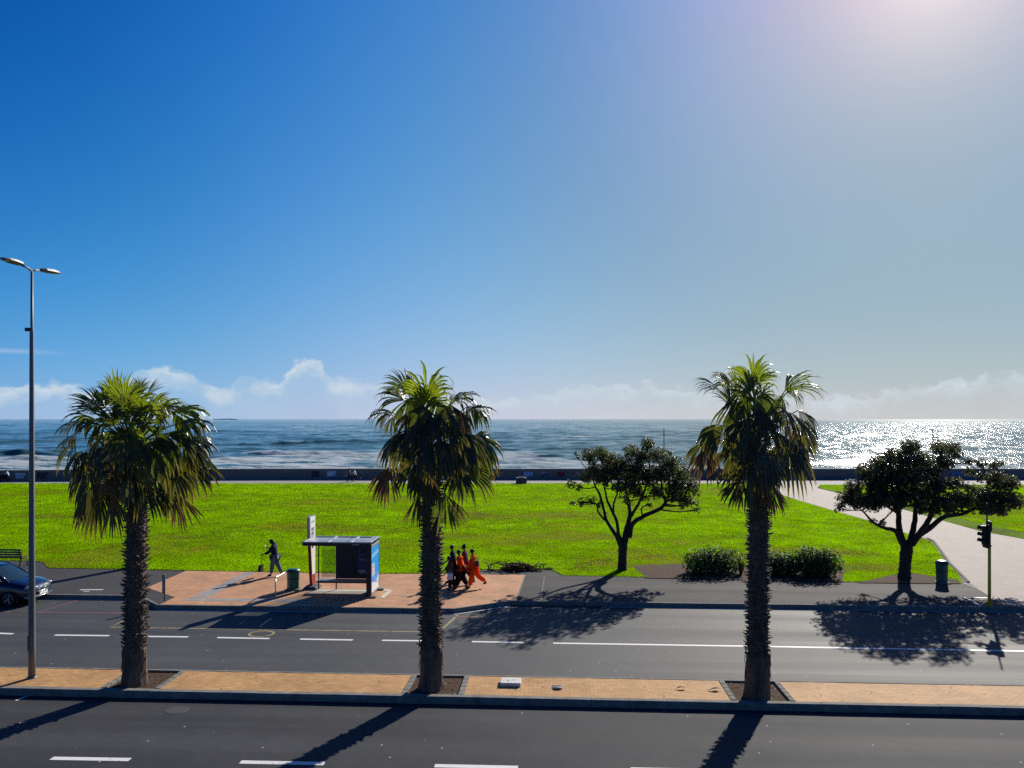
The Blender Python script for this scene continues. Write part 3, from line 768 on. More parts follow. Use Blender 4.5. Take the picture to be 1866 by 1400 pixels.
def rotd(d, g, k):
    v = d + g*k
    return v.normalized() if v.length > 1e-6 else d
def fan(mb, hub, d, nrm, L, kind, spread=105, nseg=26, droop=1.0, cup=.25, tat=.12, r=None, vary=1.0):
    """one palmate blade: pleated web to mid length, then free, drooping, tapering fingers"""
    r = r or rnd
    d = d.normalized(); s = d.cross(nrm)
    s = s.normalized() if s.length > 1e-5 else d.orthogonal().normalized()
    n = s.cross(d).normalized()
    base = Vector(GREEN[kind]); k0 = r.uniform(.75, 1.3)*vary
    A = R(spread); dth = 2*A/nseg
    st = [.0, .22, .42, .60, .74, .87, 1.0]
    for i in range(nseg):
        th = -A + dth*(i+.5)
        if r.random() < tat*.5: continue
        dr = (d*math.cos(th) + s*math.sin(th) - n*(cup*abs(math.sin(th))**1.5)).normalized()
        ll = L*(.60+.40*math.cos(th*.85))*r.uniform(.88, 1.06)
        if r.random() < tat: ll *= r.uniform(.45, .8)
        ax = n.cross(dr).normalized()
        p = hub.copy(); dd = dr.copy(); pv, vs, cs = 0, [], []
        dk = droop*r.uniform(.6, 1.5)
        kk = k0*r.uniform(.78, 1.2)
        for j, t in enumerate(st):
            if j:
                dl = (t-st[j-1])*ll
                g = Vector((0, 0, -1))
                dd = rotd(dd, g, dk*(max(0, t-.30)**1.2)*1.9)
                p = p + dd*dl
            w = math.tan(dth/2)*t*ll*1.06 if t <= .62 else math.tan(dth/2)*.62*ll*1.0*(1-(t-.62)/.38)**.8
            w = max(w, .0012)
            fold = n*(w*.55*(1 if i % 2 else .8))
            vs += [p - ax*w, p + fold, p + ax*w]
            tipb = max(0, (t-.72)/.28)*(.75 if kind in ('old', 'mid') else (.3 if kind == 'young' else .0))
            c = base*kk
            c = c*(1-tipb) + Vector((.17, .12, .05))*tipb
            cs += [c]*3
        o = len(mb.v)
        for q, c in zip(vs, cs): mb.v.append(tuple(q)); mb.c.append(tuple(c))
        for j in range(len(st)-1):
            a = o+3*j
            mb.f += [(a, a+1, a+4, a+3), (a+1, a+2, a+5, a+4)]; mb.m += [0, 0]
def petiole(mb, a, b, kind, sag=.12, r0=.028, r1=.013):
    a, b = Vector(a), Vector(b)
    mid_ = (a+b)/2 + Vector((0, 0, sag*(b-a).length))
    pts = [a*(1-t)**2 + mid_*2*t*(1-t) + b*t*t for t in (0, .25, .5, .75, 1)]
    c = Vector(GREEN['mid'])*1.2 if kind in ('young', 'mid') else Vector((.12, .075, .035))
    mb.tube(pts, [r0+(r1-r0)*t for t in (0, .25, .5, .75, 1)], 5, col=tuple(c), flat=.6)

def palm_trunk(base, top, r0, r1, seed, butt):
    r = random.Random(seed); mb = MB()
    H = (top-base).length; ax = (top-base)/H
    nz, na = 60, 22
    def rad(h):
        t = h/H
        rr = r0+(r1-r0)*min(1, t*1.4)
        rr *= 1 + .20*math.exp(-h/.22)
        return rr*(1.10 if h < butt else .90)
    vs, fs = [], []
    for i in range(nz+1):
        h = H*i/nz
        for k in range(na):
            a = 2*math.pi*k/na
            q = rad(h)*(1+.07*math.sin(3*a+h*2.1)*(1 if h < butt else .4)+r.uniform(-.035, .035))
            p = base + ax*h + Vector((math.cos(a)*q, math.sin(a)*q, 0))
            if i == 0: p.z -= .12
            vs.append(p)
    for i in range(nz):
        for k in range(na):
            k2 = (k+1) % na; fs.append((i*na+k, i*na+k2, (i+1)*na+k2, (i+1)*na+k))
    fs.append(tuple((nz)*na+k for k in range(na)))
    mb.add(vs, fs, (1, .92, .85))
    # old leaf bases left on the trunk, in spirals
    h = butt; row = 0
    while h < H-.05:
        m = 17
        for k in range(m):
            a = 2*math.pi*(k+.5*(row % 2))/m + r.uniform(-.1, .1) + row*.07
            rr = rad(h)*.93
            o = Vector((math.cos(a), math.sin(a), 0)); tg = Vector((-o.y, o.x, 0))
            c = base + ax*(h+r.uniform(-.04, .04)) + o*rr
            ln = r.uniform(.06, .17)*(1.25 if r.random() < .15 else 1); up = r.uniform(-.25, .75); w = r.uniform(.035, .06); th = r.uniform(.018, .034)
            d = (o + UP*up).normalized(); u2 = (UP - d*d.z).normalized()
            sk = tg*r.uniform(-.05, .05)
            q = []
            for (tt, wf, hf) in ((0, 1.25, 1.5), (.6, 1.0, 1.0), (1.0, r.uniform(.35, .9), .55)):
                pc = c + d*ln*tt + sk*tt
                q += [pc - tg*w*wf*.5 - u2*th*hf*.5, pc + tg*w*wf*.5 - u2*th*hf*.5, pc + tg*w*wf*.5 + u2*th*hf*.5, pc - tg*w*wf*.5 + u2*th*hf*.5]
            ff = []
            for j in range(2):
                for e in range(4): ff.append((4*j+e, 4*j+(e+1) % 4, 4*j+4+(e+1) % 4, 4*j+4+e))
            ff.append((8, 9, 10, 11))
            g = r.uniform(.75, 1.6); mb.add(q, ff, (g, g*.97, g*.93))
        h += r.uniform(.085, .105); row += 1
    # loose fibre round the butt
    for k in range(60):
        a = r.uniform(0, 6.28); hh = r.uniform(butt*.55, butt*1.25); rr = rad(butt*.5)*1.0
        p = base + ax*hh + Vector((math.cos(a)*rr, math.sin(a)*rr, 0))
        mb.tube([p, p+Vector((math.cos(a)*.03, math.sin(a)*.03, -r.uniform(.08, .3)))], [.012, .003], 4, col=(1.2, 1.1, 1))
    return mb

def palm(label, base_px, top_px, rpx, seed, fronds, fill, crown_c, butt=1.1, scale=1.0, dead=()):
    r = random.Random(seed)
    base = at(base_px[0], base_px[1], ZM-.05); Y0 = base.y
    top = at(top_px[0], top_px[1], Y=Y0); top.y += .05
    t = thing('palm_tree', label, 'palm tree', base, 0, 'palm trees standing in the brick median')
    loc = Matrix.Translation(-base)
    def put(mb, name, mat, smooth=False):
        mb.v = [(p[0]-base.x, p[1]-base.y, p[2]-base.z) for p in mb.v]
        return mb.build(name, mat, t, color=True, smooth=smooth)
    ppm = F/Y0
    put(palm_trunk(base, top, rpx/ppm, rpx*.93/ppm, seed, butt), 'trunk', M['palm_bark'])
    C = at(crown_c[0], crown_c[1], Y=Y0)
    mb, md = MB(), MB()
    # fronds read off the picture: hub, tip (pixels), depth offset in metres, facing, kind, spread, droop
    for (hx, hy, tx, ty, dz, face, kind, spread, droop) in fronds:
        hub = at(hx, hy, Y=Y0+dz); tip = at(tx, ty, Y=Y0+dz*1.25)
        d = tip-hub; L = d.length
        view = Vector((r.uniform(-.25, .25), -1, .25))
        nrm = (view*face + UP*(1-face) + Vector((r.uniform(-.2, .2), 0, 0))).normalized()
        m_ = md if kind in ('dry', 'brown') else mb
        a = C + Vector(((hub.x-C.x)*.12, (hub.y-C.y)*.12, -.25+.2*min(1, max(-1, (hub.z-C.z)))))
        ok_ = kind in ('young', 'mid'); fan(m_, hub, d, nrm, L*(1.25 if ok_ else 1.08)*r.uniform(.92, 1.1), kind, spread*(1.0 if ok_ else .68), 20 if ok_ else 14, droop*.8, r=r, tat=.16, cup=.25 if ok_ else .6)
        petiole(m_, a, hub, kind)
    # the rest of the crown: spiral of fronds from the spear down to the hanging skirt
    nfill, pl, bl = fill
    for i in range(nfill):
        az_ = i*2.39996 + r.uniform(-.2, .2); q = (i+.5)/nfill
        el_ = R(64 - 132*q + r.uniform(-8, 8))
        o = Vector((math.cos(az_)*math.cos(el_), math.sin(az_)*math.cos(el_), math.sin(el_)))
        P = pl*r.uniform(.75, 1.12)*(.78 if q > .55 else 1)
        hub = C + o*P*scale + Vector((0, 0, -.10 - .25*q))
        kind = 'young' if q < .22 else ('mid' if q < .45 else ('old' if q < .74 or r.random() < .55 else 'dry'))
        m_ = md if kind == 'dry' else mb
        d = rotd(o, Vector((0, 0, -1)), .10+.95*q)
        if q > .6: d = rotd(d, Vector((0, 0, -1)), .9)
        nn = (UP*.8 + o*.8 + Vector((r.uniform(-.4, .4), r.uniform(-.4, .4), 0))).normalized()
        if abs(nn.dot(d)) > .9: nn = Vector((o.x, o.y, .4)).normalized()
        fan(m_, hub, d, nn, bl*r.uniform(.8, 1.15)*scale, kind, r.uniform(65, 100), 16, .5+1.2*q, tat=.10+.2*q, r=r)
        petiole(m_, C + Vector((o.x*.12, o.y*.12, -.2-.35*q)), hub, kind)
    # dry stalks and thatch close to the stem
    for i in range(26):
        az_ = r.uniform(0, 6.28); o = Vector((math.cos(az_), math.sin(az_), 0))
        a = C + o*.16 + Vector((0, 0, r.uniform(-.75, .05))); b = a + o*r.uniform(.3, .8) + Vector((0, 0, r.uniform(-.55, .35)))
        petiole(md, a, b, 'brown', .05, .02, .007)
    put(mb, 'crown', M['frond'])
    put(md, 'dead_fronds', M['dead_frond'])
    return t

y, m, o_, d_, b_ = 'young', 'mid', 'old', 'dry', 'brown'
palm('broadest palm with a full dark shaggy crown, beside the tall street lamp', (244, 1247), (250, 815), 18.3, 3, [
    (214, 742, 204, 684, .1, .8, y, 60, .3), (226, 735, 222, 690, -.3, .9, y, 80, .3), (246, 738, 262, 700, .2, .9, m, 80, .5), (232, 752, 226, 715, -.8, 1, m, 95, .6),
    (186, 748, 150, 704, .0, .25, m, 60, .3), (178, 757, 146, 727, .5, .15, o_, 60, .2), (196, 735, 176, 700, .7, .2, o_, 40, .2),
    (266, 722, 285, 692, .5, .15, o_, 45, .2), (278, 735, 308, 708, .8, .12, o_, 50, .2), (290, 748, 341, 723, .3, .12, o_, 50, .25),
    (262, 752, 268, 715, -.9, .9, y, 70, 1.2), (316, 752, 384, 744, .1, .55, y, 95, 1.3), (328, 772, 392, 768, -.4, .5, m, 85, 1.6),
    (150, 765, 93, 776, .2, .2, o_, 75, .5), (136, 790, 90, 818, -.2, .25, o_, 85, .6), (138, 800, 88, 846, .2, .5, o_, 80, 1.0), (150, 822, 110, 880, -.4, .7, o_, 80, .8),
    (342, 800, 402, 816, .1, .45, m, 85, 1.0), (345, 815, 392, 856, -.2, .7, o_, 90, 1.0), (330, 832, 385, 905, .3, .8, o_, 85, .6), (150, 868, 118, 930, .2, .85, o_, 85, .4),
    (176, 880, 168, 975, -.1, .9, o_, 60, .3), (206, 905, 214, 985, -.5, .9, d_, 45, .2), (322, 900, 341, 966, .1, .8, d_, 50, .2), (300, 880, 312, 950, -.4, .9, o_, 70, .3),
    (262, 880, 280, 950, -.7, .9, o_, 60, .3), (205, 800, 190, 880, -1.0, .9, o_, 90, .7), (270, 810, 290, 880, -1.1, .9, m, 95, .9), (235, 790, 225, 850, -1.2, .8, m, 95, 1.1),
    (300, 790, 330, 850, -.9, .8, m, 90, 1.2), (180, 800, 150, 870, -.8, .8, o_, 90, 1.0), (240, 850, 238, 925, -.9, .9, o_, 80, .5), (160, 840, 140, 930, -.5, .8, o_, 85, .6), (310, 850, 330, 925, -.6, .8, o_, 80, .6),
    (185, 830, 165, 920, .6, .9, o_, 80, .5), (300, 830, 325, 905, .6, .9, o_, 80, .5),
    (236, 772, 230, 728, -1.0, .95, m, 100, .8), (262, 778, 276, 742, -.9, .9, m, 95, .9), (208, 776, 190, 742, -.8, .9, m, 95, .8), (248, 800, 252, 770, -1.3, .9, y, 95, 1.1), (222, 800, 206, 772, -1.2, .9, m, 95, 1.0), (284, 800, 306, 776, -1.0, .9, m, 95, 1.1),
    (192, 742, 168, 716, -.3, .5, m, 80, .6), (282, 752, 318, 735, -.3, .6, m, 90, .8), (205, 722, 192, 690, .4, .5, m, 60, .3), (252, 716, 250, 688, .5, .6, m, 60, .3)],
    (26, 1.10, .95), (243, 798), 1.05, 1.05)
palm('middle palm with ragged fronds and one yellow-green fan standing upright on top', (785, 1256), (786, 850), 18.5, 5, [
    (777, 728, 770, 663, .0, 1., y, 70, .9), (784, 742, 790, 690, -.4, .95, y, 70, 1.1), (770, 750, 768, 705, -.5, .9, y, 60, .6),
    (744, 718, 718, 673, .1, .35, m, 50, .5), (737, 730, 699, 695, .3, .35, m, 60, .9), (714, 752, 660, 742, .0, .35, m, 60, 1.2), (712, 756, 664, 760, .4, .5, o_, 70, 1.4),
    (820, 736, 832, 706, .2, .6, o_, 60, 1.6), (828, 728, 874, 706, .3, .5, m, 70, 1.4), (857, 746, 910, 742, .0, .55, m, 75, 1.3), (850, 742, 886, 765, .2, .6, m, 70, 1.5),
    (812, 745, 818, 800, -.8, .9, o_, 75, .5), (840, 750, 850, 805, -.4, .8, d_, 70, .6), (752, 745, 738, 800, -.2, .7, b_, 60, .7),
    (724, 794, 670, 835, .0, .45, o_, 90, 1.1), (735, 790, 690, 850, -.5, .75, o_, 90, .9), (750, 782, 722, 840, -.8, .8, o_, 85, .9), (715, 760, 706, 800, .2, .7, o_, 60, .8),
    (862, 796, 906, 850, .0, .65, m, 90, .9), (845, 790, 880, 850, -.5, .8, o_, 90, .9), (835, 805, 862, 868, -.7, .8, o_, 85, .7), (868, 812, 896, 880, .3, .8, o_, 75, .6),
    (708, 852, 690, 915, .0, .9, b_, 60, .3), (754, 842, 736, 900, -.5, .9, o_, 75, .4), (772, 850, 766, 920, -.6, .9, d_, 60, .3), (845, 852, 872, 915, -.2, .9, m, 75, .4), (830, 850, 842, 915, -.6, .9, o_, 70, .3),
    (748, 724, 740, 778, -.3, .8, m, 55, .5), (770, 738, 766, 800, -.6, .9, m, 60, .5), (798, 732, 806, 790, -.5, .85, m, 60, .5), (784, 760, 786, 820, -.9, .9, o_, 80, .5), (822, 738, 846, 800, -.1, .8, o_, 60, .5), (760, 770, 744, 830, -.9, .9, o_, 80, .5), (812, 775, 826, 840, -.9, .9, o_, 80, .5), (790, 820, 792, 885, -.9, .9, o_, 80, .4),
    (762, 902, 758, 958, -.35, .95, b_, 45, .15), (812, 902, 808, 960, -.42, .95, m, 62, .15), (826, 910, 832, 955, -.2, .95, d_, 40, .15),
    (776, 795, 770, 865, -1.0, .9, o_, 90, .6), (800, 800, 812, 868, -1.0, .9, o_, 90, .7), (755, 815, 740, 880, .7, .9, o_, 80, .5), (835, 815, 850, 880, .7, .9, o_, 80, .5)],
    (11, .85, .72), (785, 792), 1.15, 1.0)
palm('rightmost palm with an open tattered crown, in front of the clipped shrubs', (1380, 1271), (1384, 862), 19.5, 9, [
    (1372, 700, 1362, 645, .0, .95, y, 75, .7), (1380, 702, 1400, 664, .2, .7, y, 60, 1.0), (1365, 720, 1352, 680, -.4, .8, m, 60, .8), (1388, 722, 1402, 690, -.4, .8, m, 70, 1.4), (1375, 735, 1376, 700, -.6, .9, y, 60, .7),
    (1313, 712, 1276, 682, .0, .3, m, 45, .6), (1330, 703, 1303, 666, .2, .35, m, 55, 1.0), (1345, 718, 1334, 672, .3, .5, m, 50, .5), (1333, 740, 1322, 700, -.2, .4, m, 40, .4),
    (1430, 713, 1478, 670, .0, .5, y, 45, .8), (1434, 715, 1468, 705, .2, .6, m, 60, 1.9), (1425, 722, 1420, 760, .1, .8, o_, 60, .6), (1412, 735, 1440, 722, .4, .4, o_, 60, 1.2),
    (1455, 748, 1505, 775, .0, .55, o_, 80, .9), (1440, 752, 1488, 800, -.3, .75, d_, 85, .9), (1428, 745, 1446, 800, -.5, .8, o_, 80, .7), (1458, 765, 1492, 832, .2, .8, o_, 75, .6),
    (1437, 804, 1484, 895, .0, .85, o_, 60, .4), (1425, 800, 1462, 885, -.4, .85, o_, 80, .5), (1445, 790, 1482, 862, .3, .8, o_, 80, .6),
    (1304, 774, 1272, 812, .0, .7, o_, 85, .8), (1320, 775, 1300, 840, -.3, .85, o_, 85, .7), (1282, 808, 1268, 856, .0, .9, o_, 85, .5), (1294, 812, 1292, 885, -.2, .9, d_, 70, .4),
    (1348, 874, 1334, 935, -.35, .95, o_, 75, .2), (1362, 872, 1366, 935, -.45, .95, o_, 60, .2), (1405, 880, 1428, 940, -.3, .95, d_, 55, .25), (1334, 856, 1328, 900, .0, .9, m, 50, .3), (1392, 880, 1398, 945, -.4, .95, d_, 50, .2),
    (1372, 818, 1376, 900, -1.0, .95, o_, 85, .4), (1390, 815, 1432, 890, -.9, .9, o_, 70, .4), (1355, 800, 1345, 870, -.8, .9, o_, 85, .5), (1360, 765, 1350, 830, -.9, .85, o_, 95, .7), (1392, 770, 1402, 835, -.9, .85, o_, 95, .7),
    (1352, 712, 1344, 765, -.3, .85, m, 50, .5), (1370, 722, 1366, 780, -.6, .9, m, 60, .5), (1393, 716, 1400, 768, -.5, .85, m, 55, .5), (1382, 745, 1384, 805, -.9, .9, o_, 80, .5), (1340, 728, 1330, 785, -.4, .8, m, 50, .5), (1408, 735, 1418, 790, -.5, .85, o_, 60, .5), (1352, 780, 1342, 845, -.9, .9, o_, 80, .5), (1412, 785, 1430, 850, -.8, .9, o_, 80, .5), (1380, 800, 1384, 865, -1.0, .95, o_, 85, .4), (1365, 840, 1360, 905, -.8, .95, o_, 75, .3), (1400, 840, 1412, 905, -.8, .95, o_, 75, .3),
    (1345, 810, 1330, 880, .6, .9, o_, 80, .5), (1410, 815, 1425, 890, .6, .9, o_, 80, .5)],
    (9, .80, .70), (1381, 784), 1.15, 1.0)

# ------------------------------------------------------------------ broad-leaved trees
M['leaf_dark'] = m_leaf('tough_leaf', trans=.34, rough=.36, spec=.42, tgain=(1.8, 1.9, .9), vscale=3)
M['leaf_shrub'] = m_leaf('shrub_leaf', trans=.28, rough=.45, spec=.32, tgain=(1.6, 1.8, .9), vscale=3)
def leaf_rosette(mb, p, d, r, n, size, tint):
    d = d.normalized(); a = d.orthogonal().normalized(); b = d.cross(a)
    for i in range(n):
        t = i*2.4 + r.uniform(-.4, .4); el_ = r.uniform(.05, .9)
        o = (a*math.cos(t) + b*math.sin(t))*math.cos(el_) + d*math.sin(el_)
        s = o.cross(d + Vector((.01, .02, .03))).normalized()
        L = size*r.uniform(.65, 1.25); w = L*r.uniform(.2, .29)
        k = r.uniform(.6, 1.45)
        c = (tint[0]*k, tint[1]*k, tint[2]*k)
        q0 = p + o*L*.08; m1 = p + o*L*.5 - d*L*.04; e = p + o*L - d*L*r.uniform(0, .25)
        f = s.cross(o)*w*.35
        mb.add([q0, m1 - s*w + f, e, m1 + s*w + f, m1], [(0, 1, 4), (1, 2, 4), (4, 2, 3), (0, 4, 3)], c)
def bez(a, b, c, n=7):
    return [a*(1-t)**2 + b*2*t*(1-t) + c*t*t for t in [i/(n-1) for i in range(n)]]
def tree(label, sc_, org, base, limbs, blobs, crown, seed, dens=1.0, tint=(.075, .088, .045)):
    """limbs: polylines in crop pixels with radii; blobs: (x, y, r) leaf masses in crop pixels"""
    r = random.Random(seed)
    P = lambda x, y_: (x/sc_+org[0], y_/sc_+org[1])
    b0 = at(*P(*base), ZP); Y0 = b0.y; ppm = F/Y0
    W = lambda x, y_, dz=0.0: at(*P(x, y_), Y=Y0+dz)
    t = thing('broad_leaved_tree', label, 'tree', b0, 0, 'windswept trees along the edge of the lawn')
    tb, lf = MB(), MB()
    nodes = []
    for pl in limbs:
        pts = [W(x, y_, dz) for (x, y_, dz, _) in pl]; rr = [w*.88/sc_/ppm/2 for (_, _, _, w) in pl]
        # smooth the limb
        sp, sr = [], []
        for i in range(len(pts)-1):
            p0, p1, p2, p3 = pts[max(i-1, 0)], pts[i], pts[i+1], pts[min(i+2, len(pts)-1)]
            for k in range(5):
                u = k/5; u2, u3 = u*u, u*u*u
                q = (p1*2 + (p2-p0)*u + (p0*2-p1*5+p2*4-p3)*u2 + (p1*3-p0-p2*3+p3)*u3)*.5
                sp.append(q + Vector((r.uniform(-1, 1), r.uniform(-1, 1), r.uniform(-1, 1)))*.012); sr.append(rr[i]*(1-u)+rr[i+1]*u)
        sp.append(pts[-1]); sr.append(rr[-1])
        tb.tube(sp, sr, 9)
        n0 = int(len(sp)*.45)
        nodes += [(q, w) for q, w in zip(sp[n0:], sr[n0:])]
    ccx, ccy, crx, cdep = crown
    tw = []
    for (x, y_, rad) in blobs:
        f = math.sqrt(max(.08, 1-((x-ccx)/crx)**2))
        for dz in ([r.uniform(-.5, .5)*cdep*f] if rad < 50 else [-.62*cdep*f*r.uniform(.6, 1), .1*cdep*f*r.uniform(-1, 1), .66*cdep*f*r.uniform(.6, 1)]):
            c = W(x, y_, dz)
            # feed the mass from the closest limb that lies below it
            best = min(nodes, key=lambda nd: (nd[0]-c).length + (1.2 if nd[0].z > c.z+.1 else 0))
            a, w = best
            mid_ = (a*.5+c*.5) + Vector((r.uniform(-.12, .12), r.uniform(-.12, .12), -.10*(c-a).length))
            br = bez(a, mid_, c, 8)
            w0 = min(w*.75, .045); tb.tube(br, [w0*(1-.75*i/7) for i in range(8)], 6)
            R0 = rad/sc_/ppm
            nr = max(12, int(66*dens*(rad/75)**1.65))
            tk = r.uniform(.75, 1.25)
            for i in range(nr):
                v = Vector((r.gauss(0, 1), r.gauss(0, 1), r.gauss(0, 1))).normalized()
                q = R0*1.12*(r.random()**.45)
                e = c + Vector((v.x*q, v.y*q*1.1, v.z*q*.85))
                s_ = br[r.randrange(3, 8)]
                if r.random() < .6: tb.tube([s_, (s_+e)/2 + Vector((0, 0, -.05*R0)), e], [.011, .008, .005], 4)
                out = (v + UP*.55 + (c-b0).normalized()*.2)
                leaf_rosette(lf, e, out, r, r.randint(7, 11), .098*r.uniform(.75, 1.3), (tint[0]*tk, tint[1]*tk, tint[2]*tk))
    for mb_ in (tb, lf): mb_.v = [(p[0]-b0.x, p[1]-b0.y, p[2]-b0.z) for p in mb_.v]
    tb.build('trunk', M['bark'], t, smooth=True, color=True); lf.build('crown', M['leaf_dark'], t, color=True)
    return t
tree('rounded dark tree with several upright limbs, between the middle palm and the rightmost palm', 4.375, (1000, 760), (585, 1222),
     [[(586, 1232, 0, 94), (586, 1180, 0, 82), (588, 1110, 0, 78), (592, 1030, 0, 84), (600, 985, 0, 70)],
      [(572, 1030, 0, 46), (540, 950, .05, 38), (460, 830, .2, 30), (440, 740, .3, 26), (405, 620, .3, 22), (365, 540, .2, 16), (330, 430, .2, 10)],
      [(452, 825, .2, 20), (395, 760, -.3, 16), (375, 690, -.6, 12), (250, 680, -.9, 8)],
      [(585, 1015, 0, 44), (555, 930, -.2, 32), (540, 830, -.5, 28), (480, 700, -.7, 22), (450, 600, -.8, 16), (430, 450, -.6, 10)],
      [(538, 830, -.5, 20), (515, 720, -.2, 18), (548, 590, 0, 14), (545, 450, .2, 9)],
      [(605, 1000, 0, 66), (620, 900, .1, 54), (645, 800, .4, 40), (640, 690, .8, 30), (610, 560, 1.0, 20), (640, 400, .9, 12)],
      [(648, 800, .4, 30), (700, 720, -.2, 26), (760, 600, -.6, 20), (800, 450, -.7, 14), (800, 330, -.5, 9)],
      [(640, 960, 0, 52), (672, 850, -.1, 42), (760, 790, -.3, 38), (880, 735, -.4, 34), (930, 680, -.4, 28), (905, 600, -.3, 22), (900, 450, .1, 14)],
      [(925, 685, -.4, 20), (1000, 640, .2, 16), (1090, 600, .5, 12), (1150, 560, .5, 8)],
      [(750, 790, -.3, 16), (740, 730, -.9, 12), (800, 690, -1.2, 8)],
      [(370, 560, .2, 12), (280, 570, .1, 9), (190, 540, 0, 6)]],
     [(228, 310, 34), (320, 300, 62), (420, 290, 60), (490, 330, 62), (240, 560, 42), (170, 535, 40), (270, 680, 40), (340, 665, 48), (195, 690, 26), (400, 690, 30), (440, 480, 80), (350, 430, 70), (300, 480, 52), (590, 370, 80), (540, 430, 75), (650, 270, 58),
      (790, 215, 52), (740, 320, 85), (870, 300, 72), (950, 285, 44), (985, 370, 70), (1050, 440, 72), (900, 440, 95), (780, 470, 95), (650, 520, 85), (1010, 540, 90), (1120, 540, 72), (1170, 600, 46), (1160, 690, 40), (1190, 740, 26), (1090, 650, 60), (990, 620, 62), (860, 590, 70), (770, 640, 40), (600, 640, 48), (560, 560, 55), (700, 600, 60), (640, 690, 30), (800, 710, 26), (1060, 700, 40), (460, 400, 60), (690, 420, 80)],
     (680, 480, 560, 1.9), 21, .9)
tree('wide spreading dark tree whose crown hides the top of the traffic light', 3.889, (1480, 760), (652, 1142),
     [[(654, 1150, 0, 112), (654, 1110, 0, 94), (660, 1040, 0, 88), (668, 960, 0, 96), (672, 905, 0, 84)],
      [(655, 925, 0, 56), (620, 860, 0, 44), (585, 805, -.2, 36), (510, 785, -.5, 26), (430, 745, -.7, 18), (350, 660, -.8, 12), (260, 600, -.6, 8)],
      [(655, 910, 0, 60), (632, 850, .1, 52), (615, 770, .2, 46), (610, 670, .4, 40), (590, 560, .5, 28), (560, 430, .5, 18), (560, 300, .3, 10)],
      [(608, 680, .4, 26), (540, 640, .9, 18), (430, 560, 1.2, 14), (400, 420, 1.1, 9)],
      [(688, 895, 0, 56), (710, 820, .4, 48), (728, 720, .7, 40), (730, 620, .9, 28), (700, 440, .8, 16), (690, 280, .5, 9)],
      [(700, 905, 0, 60), (765, 820, -.2, 50), (830, 720, -.4, 40), (860, 600, -.5, 28), (880, 450, -.5, 18), (920, 300, -.3, 10)],
      [(745, 845, -.1, 46), (850, 775, -.2, 42), (930, 710, -.3, 36), (1050, 690, -.1, 28), (1150, 650, .2, 22), (1220, 560, .3, 16), (1260, 420, .2, 10)],
      [(1140, 655, .2, 18), (1260, 640, -.3, 14), (1350, 580, -.4, 10), (1420, 500, -.3, 7)]],
     [(195, 645, 42), (235, 575, 62), (290, 500, 62), (330, 590, 75), (430, 590, 85), (390, 380, 62), (345, 380, 40), (480, 330, 70), (560, 275, 62), (690, 215, 58), (740, 200, 34), (640, 310, 85), (760, 300, 78), (895, 215, 52), (985, 225, 56), (1030, 255, 32), (930, 320, 78), (820, 390, 90), (700, 430, 95), (570, 420, 90), (480, 450, 85), (520, 550, 95), (650, 550, 95), (780, 545, 95),
      (890, 480, 75), (920, 590, 80), (1010, 470, 55), (1040, 570, 75), (1110, 390, 42), (1115, 320, 36), (1190, 330, 40), (1275, 335, 48), (1330, 330, 26), (1200, 430, 46), (1300, 440, 70), (1210, 560, 80), (1310, 560, 88), (1390, 470, 66), (1430, 590, 70), (1470, 620, 36), (1340, 650, 56), (1240, 640, 60), (430, 735, 28), (500, 745, 18), (1150, 640, 46), (1120, 500, 40), (860, 650, 55), (980, 650, 50), (440, 480, 70), (610, 620, 50), (760, 640, 50), (1100, 600, 60)],
     (800, 470, 720, 2.1), 22, 1.2, (.070, .074, .050))

# ------------------------------------------------------------------ shrubs
def shrub(label, px0, px1, pytop, pybot, seed, nleaf, depth, tint=(.040, .085, .028), lumps=7):
    r = random.Random(seed)
    cx = (px0+px1)/2
    b = at(cx, pybot, ZP); Y0 = b.y + depth*.5; ppm = F/Y0
    b = Vector((at(cx, HY+100, Y=Y0).x, Y0, ZP))
    w = (px1-px0)/ppm/2; h = at(cx, pytop, Y=Y0).z - ZP
    t = thing('shrub', label, 'shrub', b, 0, 'dark shrubs in the bed behind the footway')
    lf, tw = MB(), MB()
    L = []
    for i in range(lumps):
        x = -1 + 2*(i+.5)/lumps
        L.append((Vector((x*w*.72, r.uniform(-.3, .3)*depth*.5, h*(.52+r.uniform(-.05, .05)))), w*(.36+.1*r.random()), h*(.42+.08*r.random())))
        L.append((Vector((x*w*.6, r.uniform(-.4, .4)*depth*.5, h*.34)), w*.42, h*.34))
    for i in range(nleaf):
        c, rx, rz = L[r.randrange(len(L))]
        v = Vector((r.gauss(0, 1), r.gauss(0, 1), r.gauss(0, 1))).normalized()
        q = r.random()**.30*(1.18 if r.random() < .12 else 1)
        p = c + Vector((v.x*rx*q, v.y*depth*.42*q, v.z*rz*q)); p.z = max(.05, p.z)
        k = r.uniform(.8, 1.2)
        leaf_rosette(lf, p, v + UP*.5, r, r.randint(5, 8), .10*r.uniform(.8, 1.3), (tint[0]*k, tint[1]*k, tint[2]*k))
    for i in range(26):
        x = r.uniform(-.75, .75)*w; y_ = r.uniform(-.3, .3)*depth
        e = Vector((x*1.15+r.uniform(-.2, .2), y_*1.2, h*r.uniform(.5, .85)))
        tw.tube([Vector((x*.6, y_*.6, -.05)), Vector((x*.9, y_, h*.3)), e], [.022, .016, .006], 5, col=(1, 1, 1))
    lf.build('foliage', M['leaf_shrub'], t, color=True); tw.build('stem', M['bark'], t, color=True)
shrub('dark glossy shrub left of the rightmost palm trunk', 1240, 1352, 996, 1050, 31, 1500, 1.6)
shrub('dark glossy shrub just right of the rightmost palm trunk, lower than its neighbour', 1384, 1462, 1003, 1052, 32, 1000, 1.4)
shrub('dark glossy shrub at the right end of the bed, largest of the row', 1446, 1531, 998, 1056, 33, 1500, 1.6)
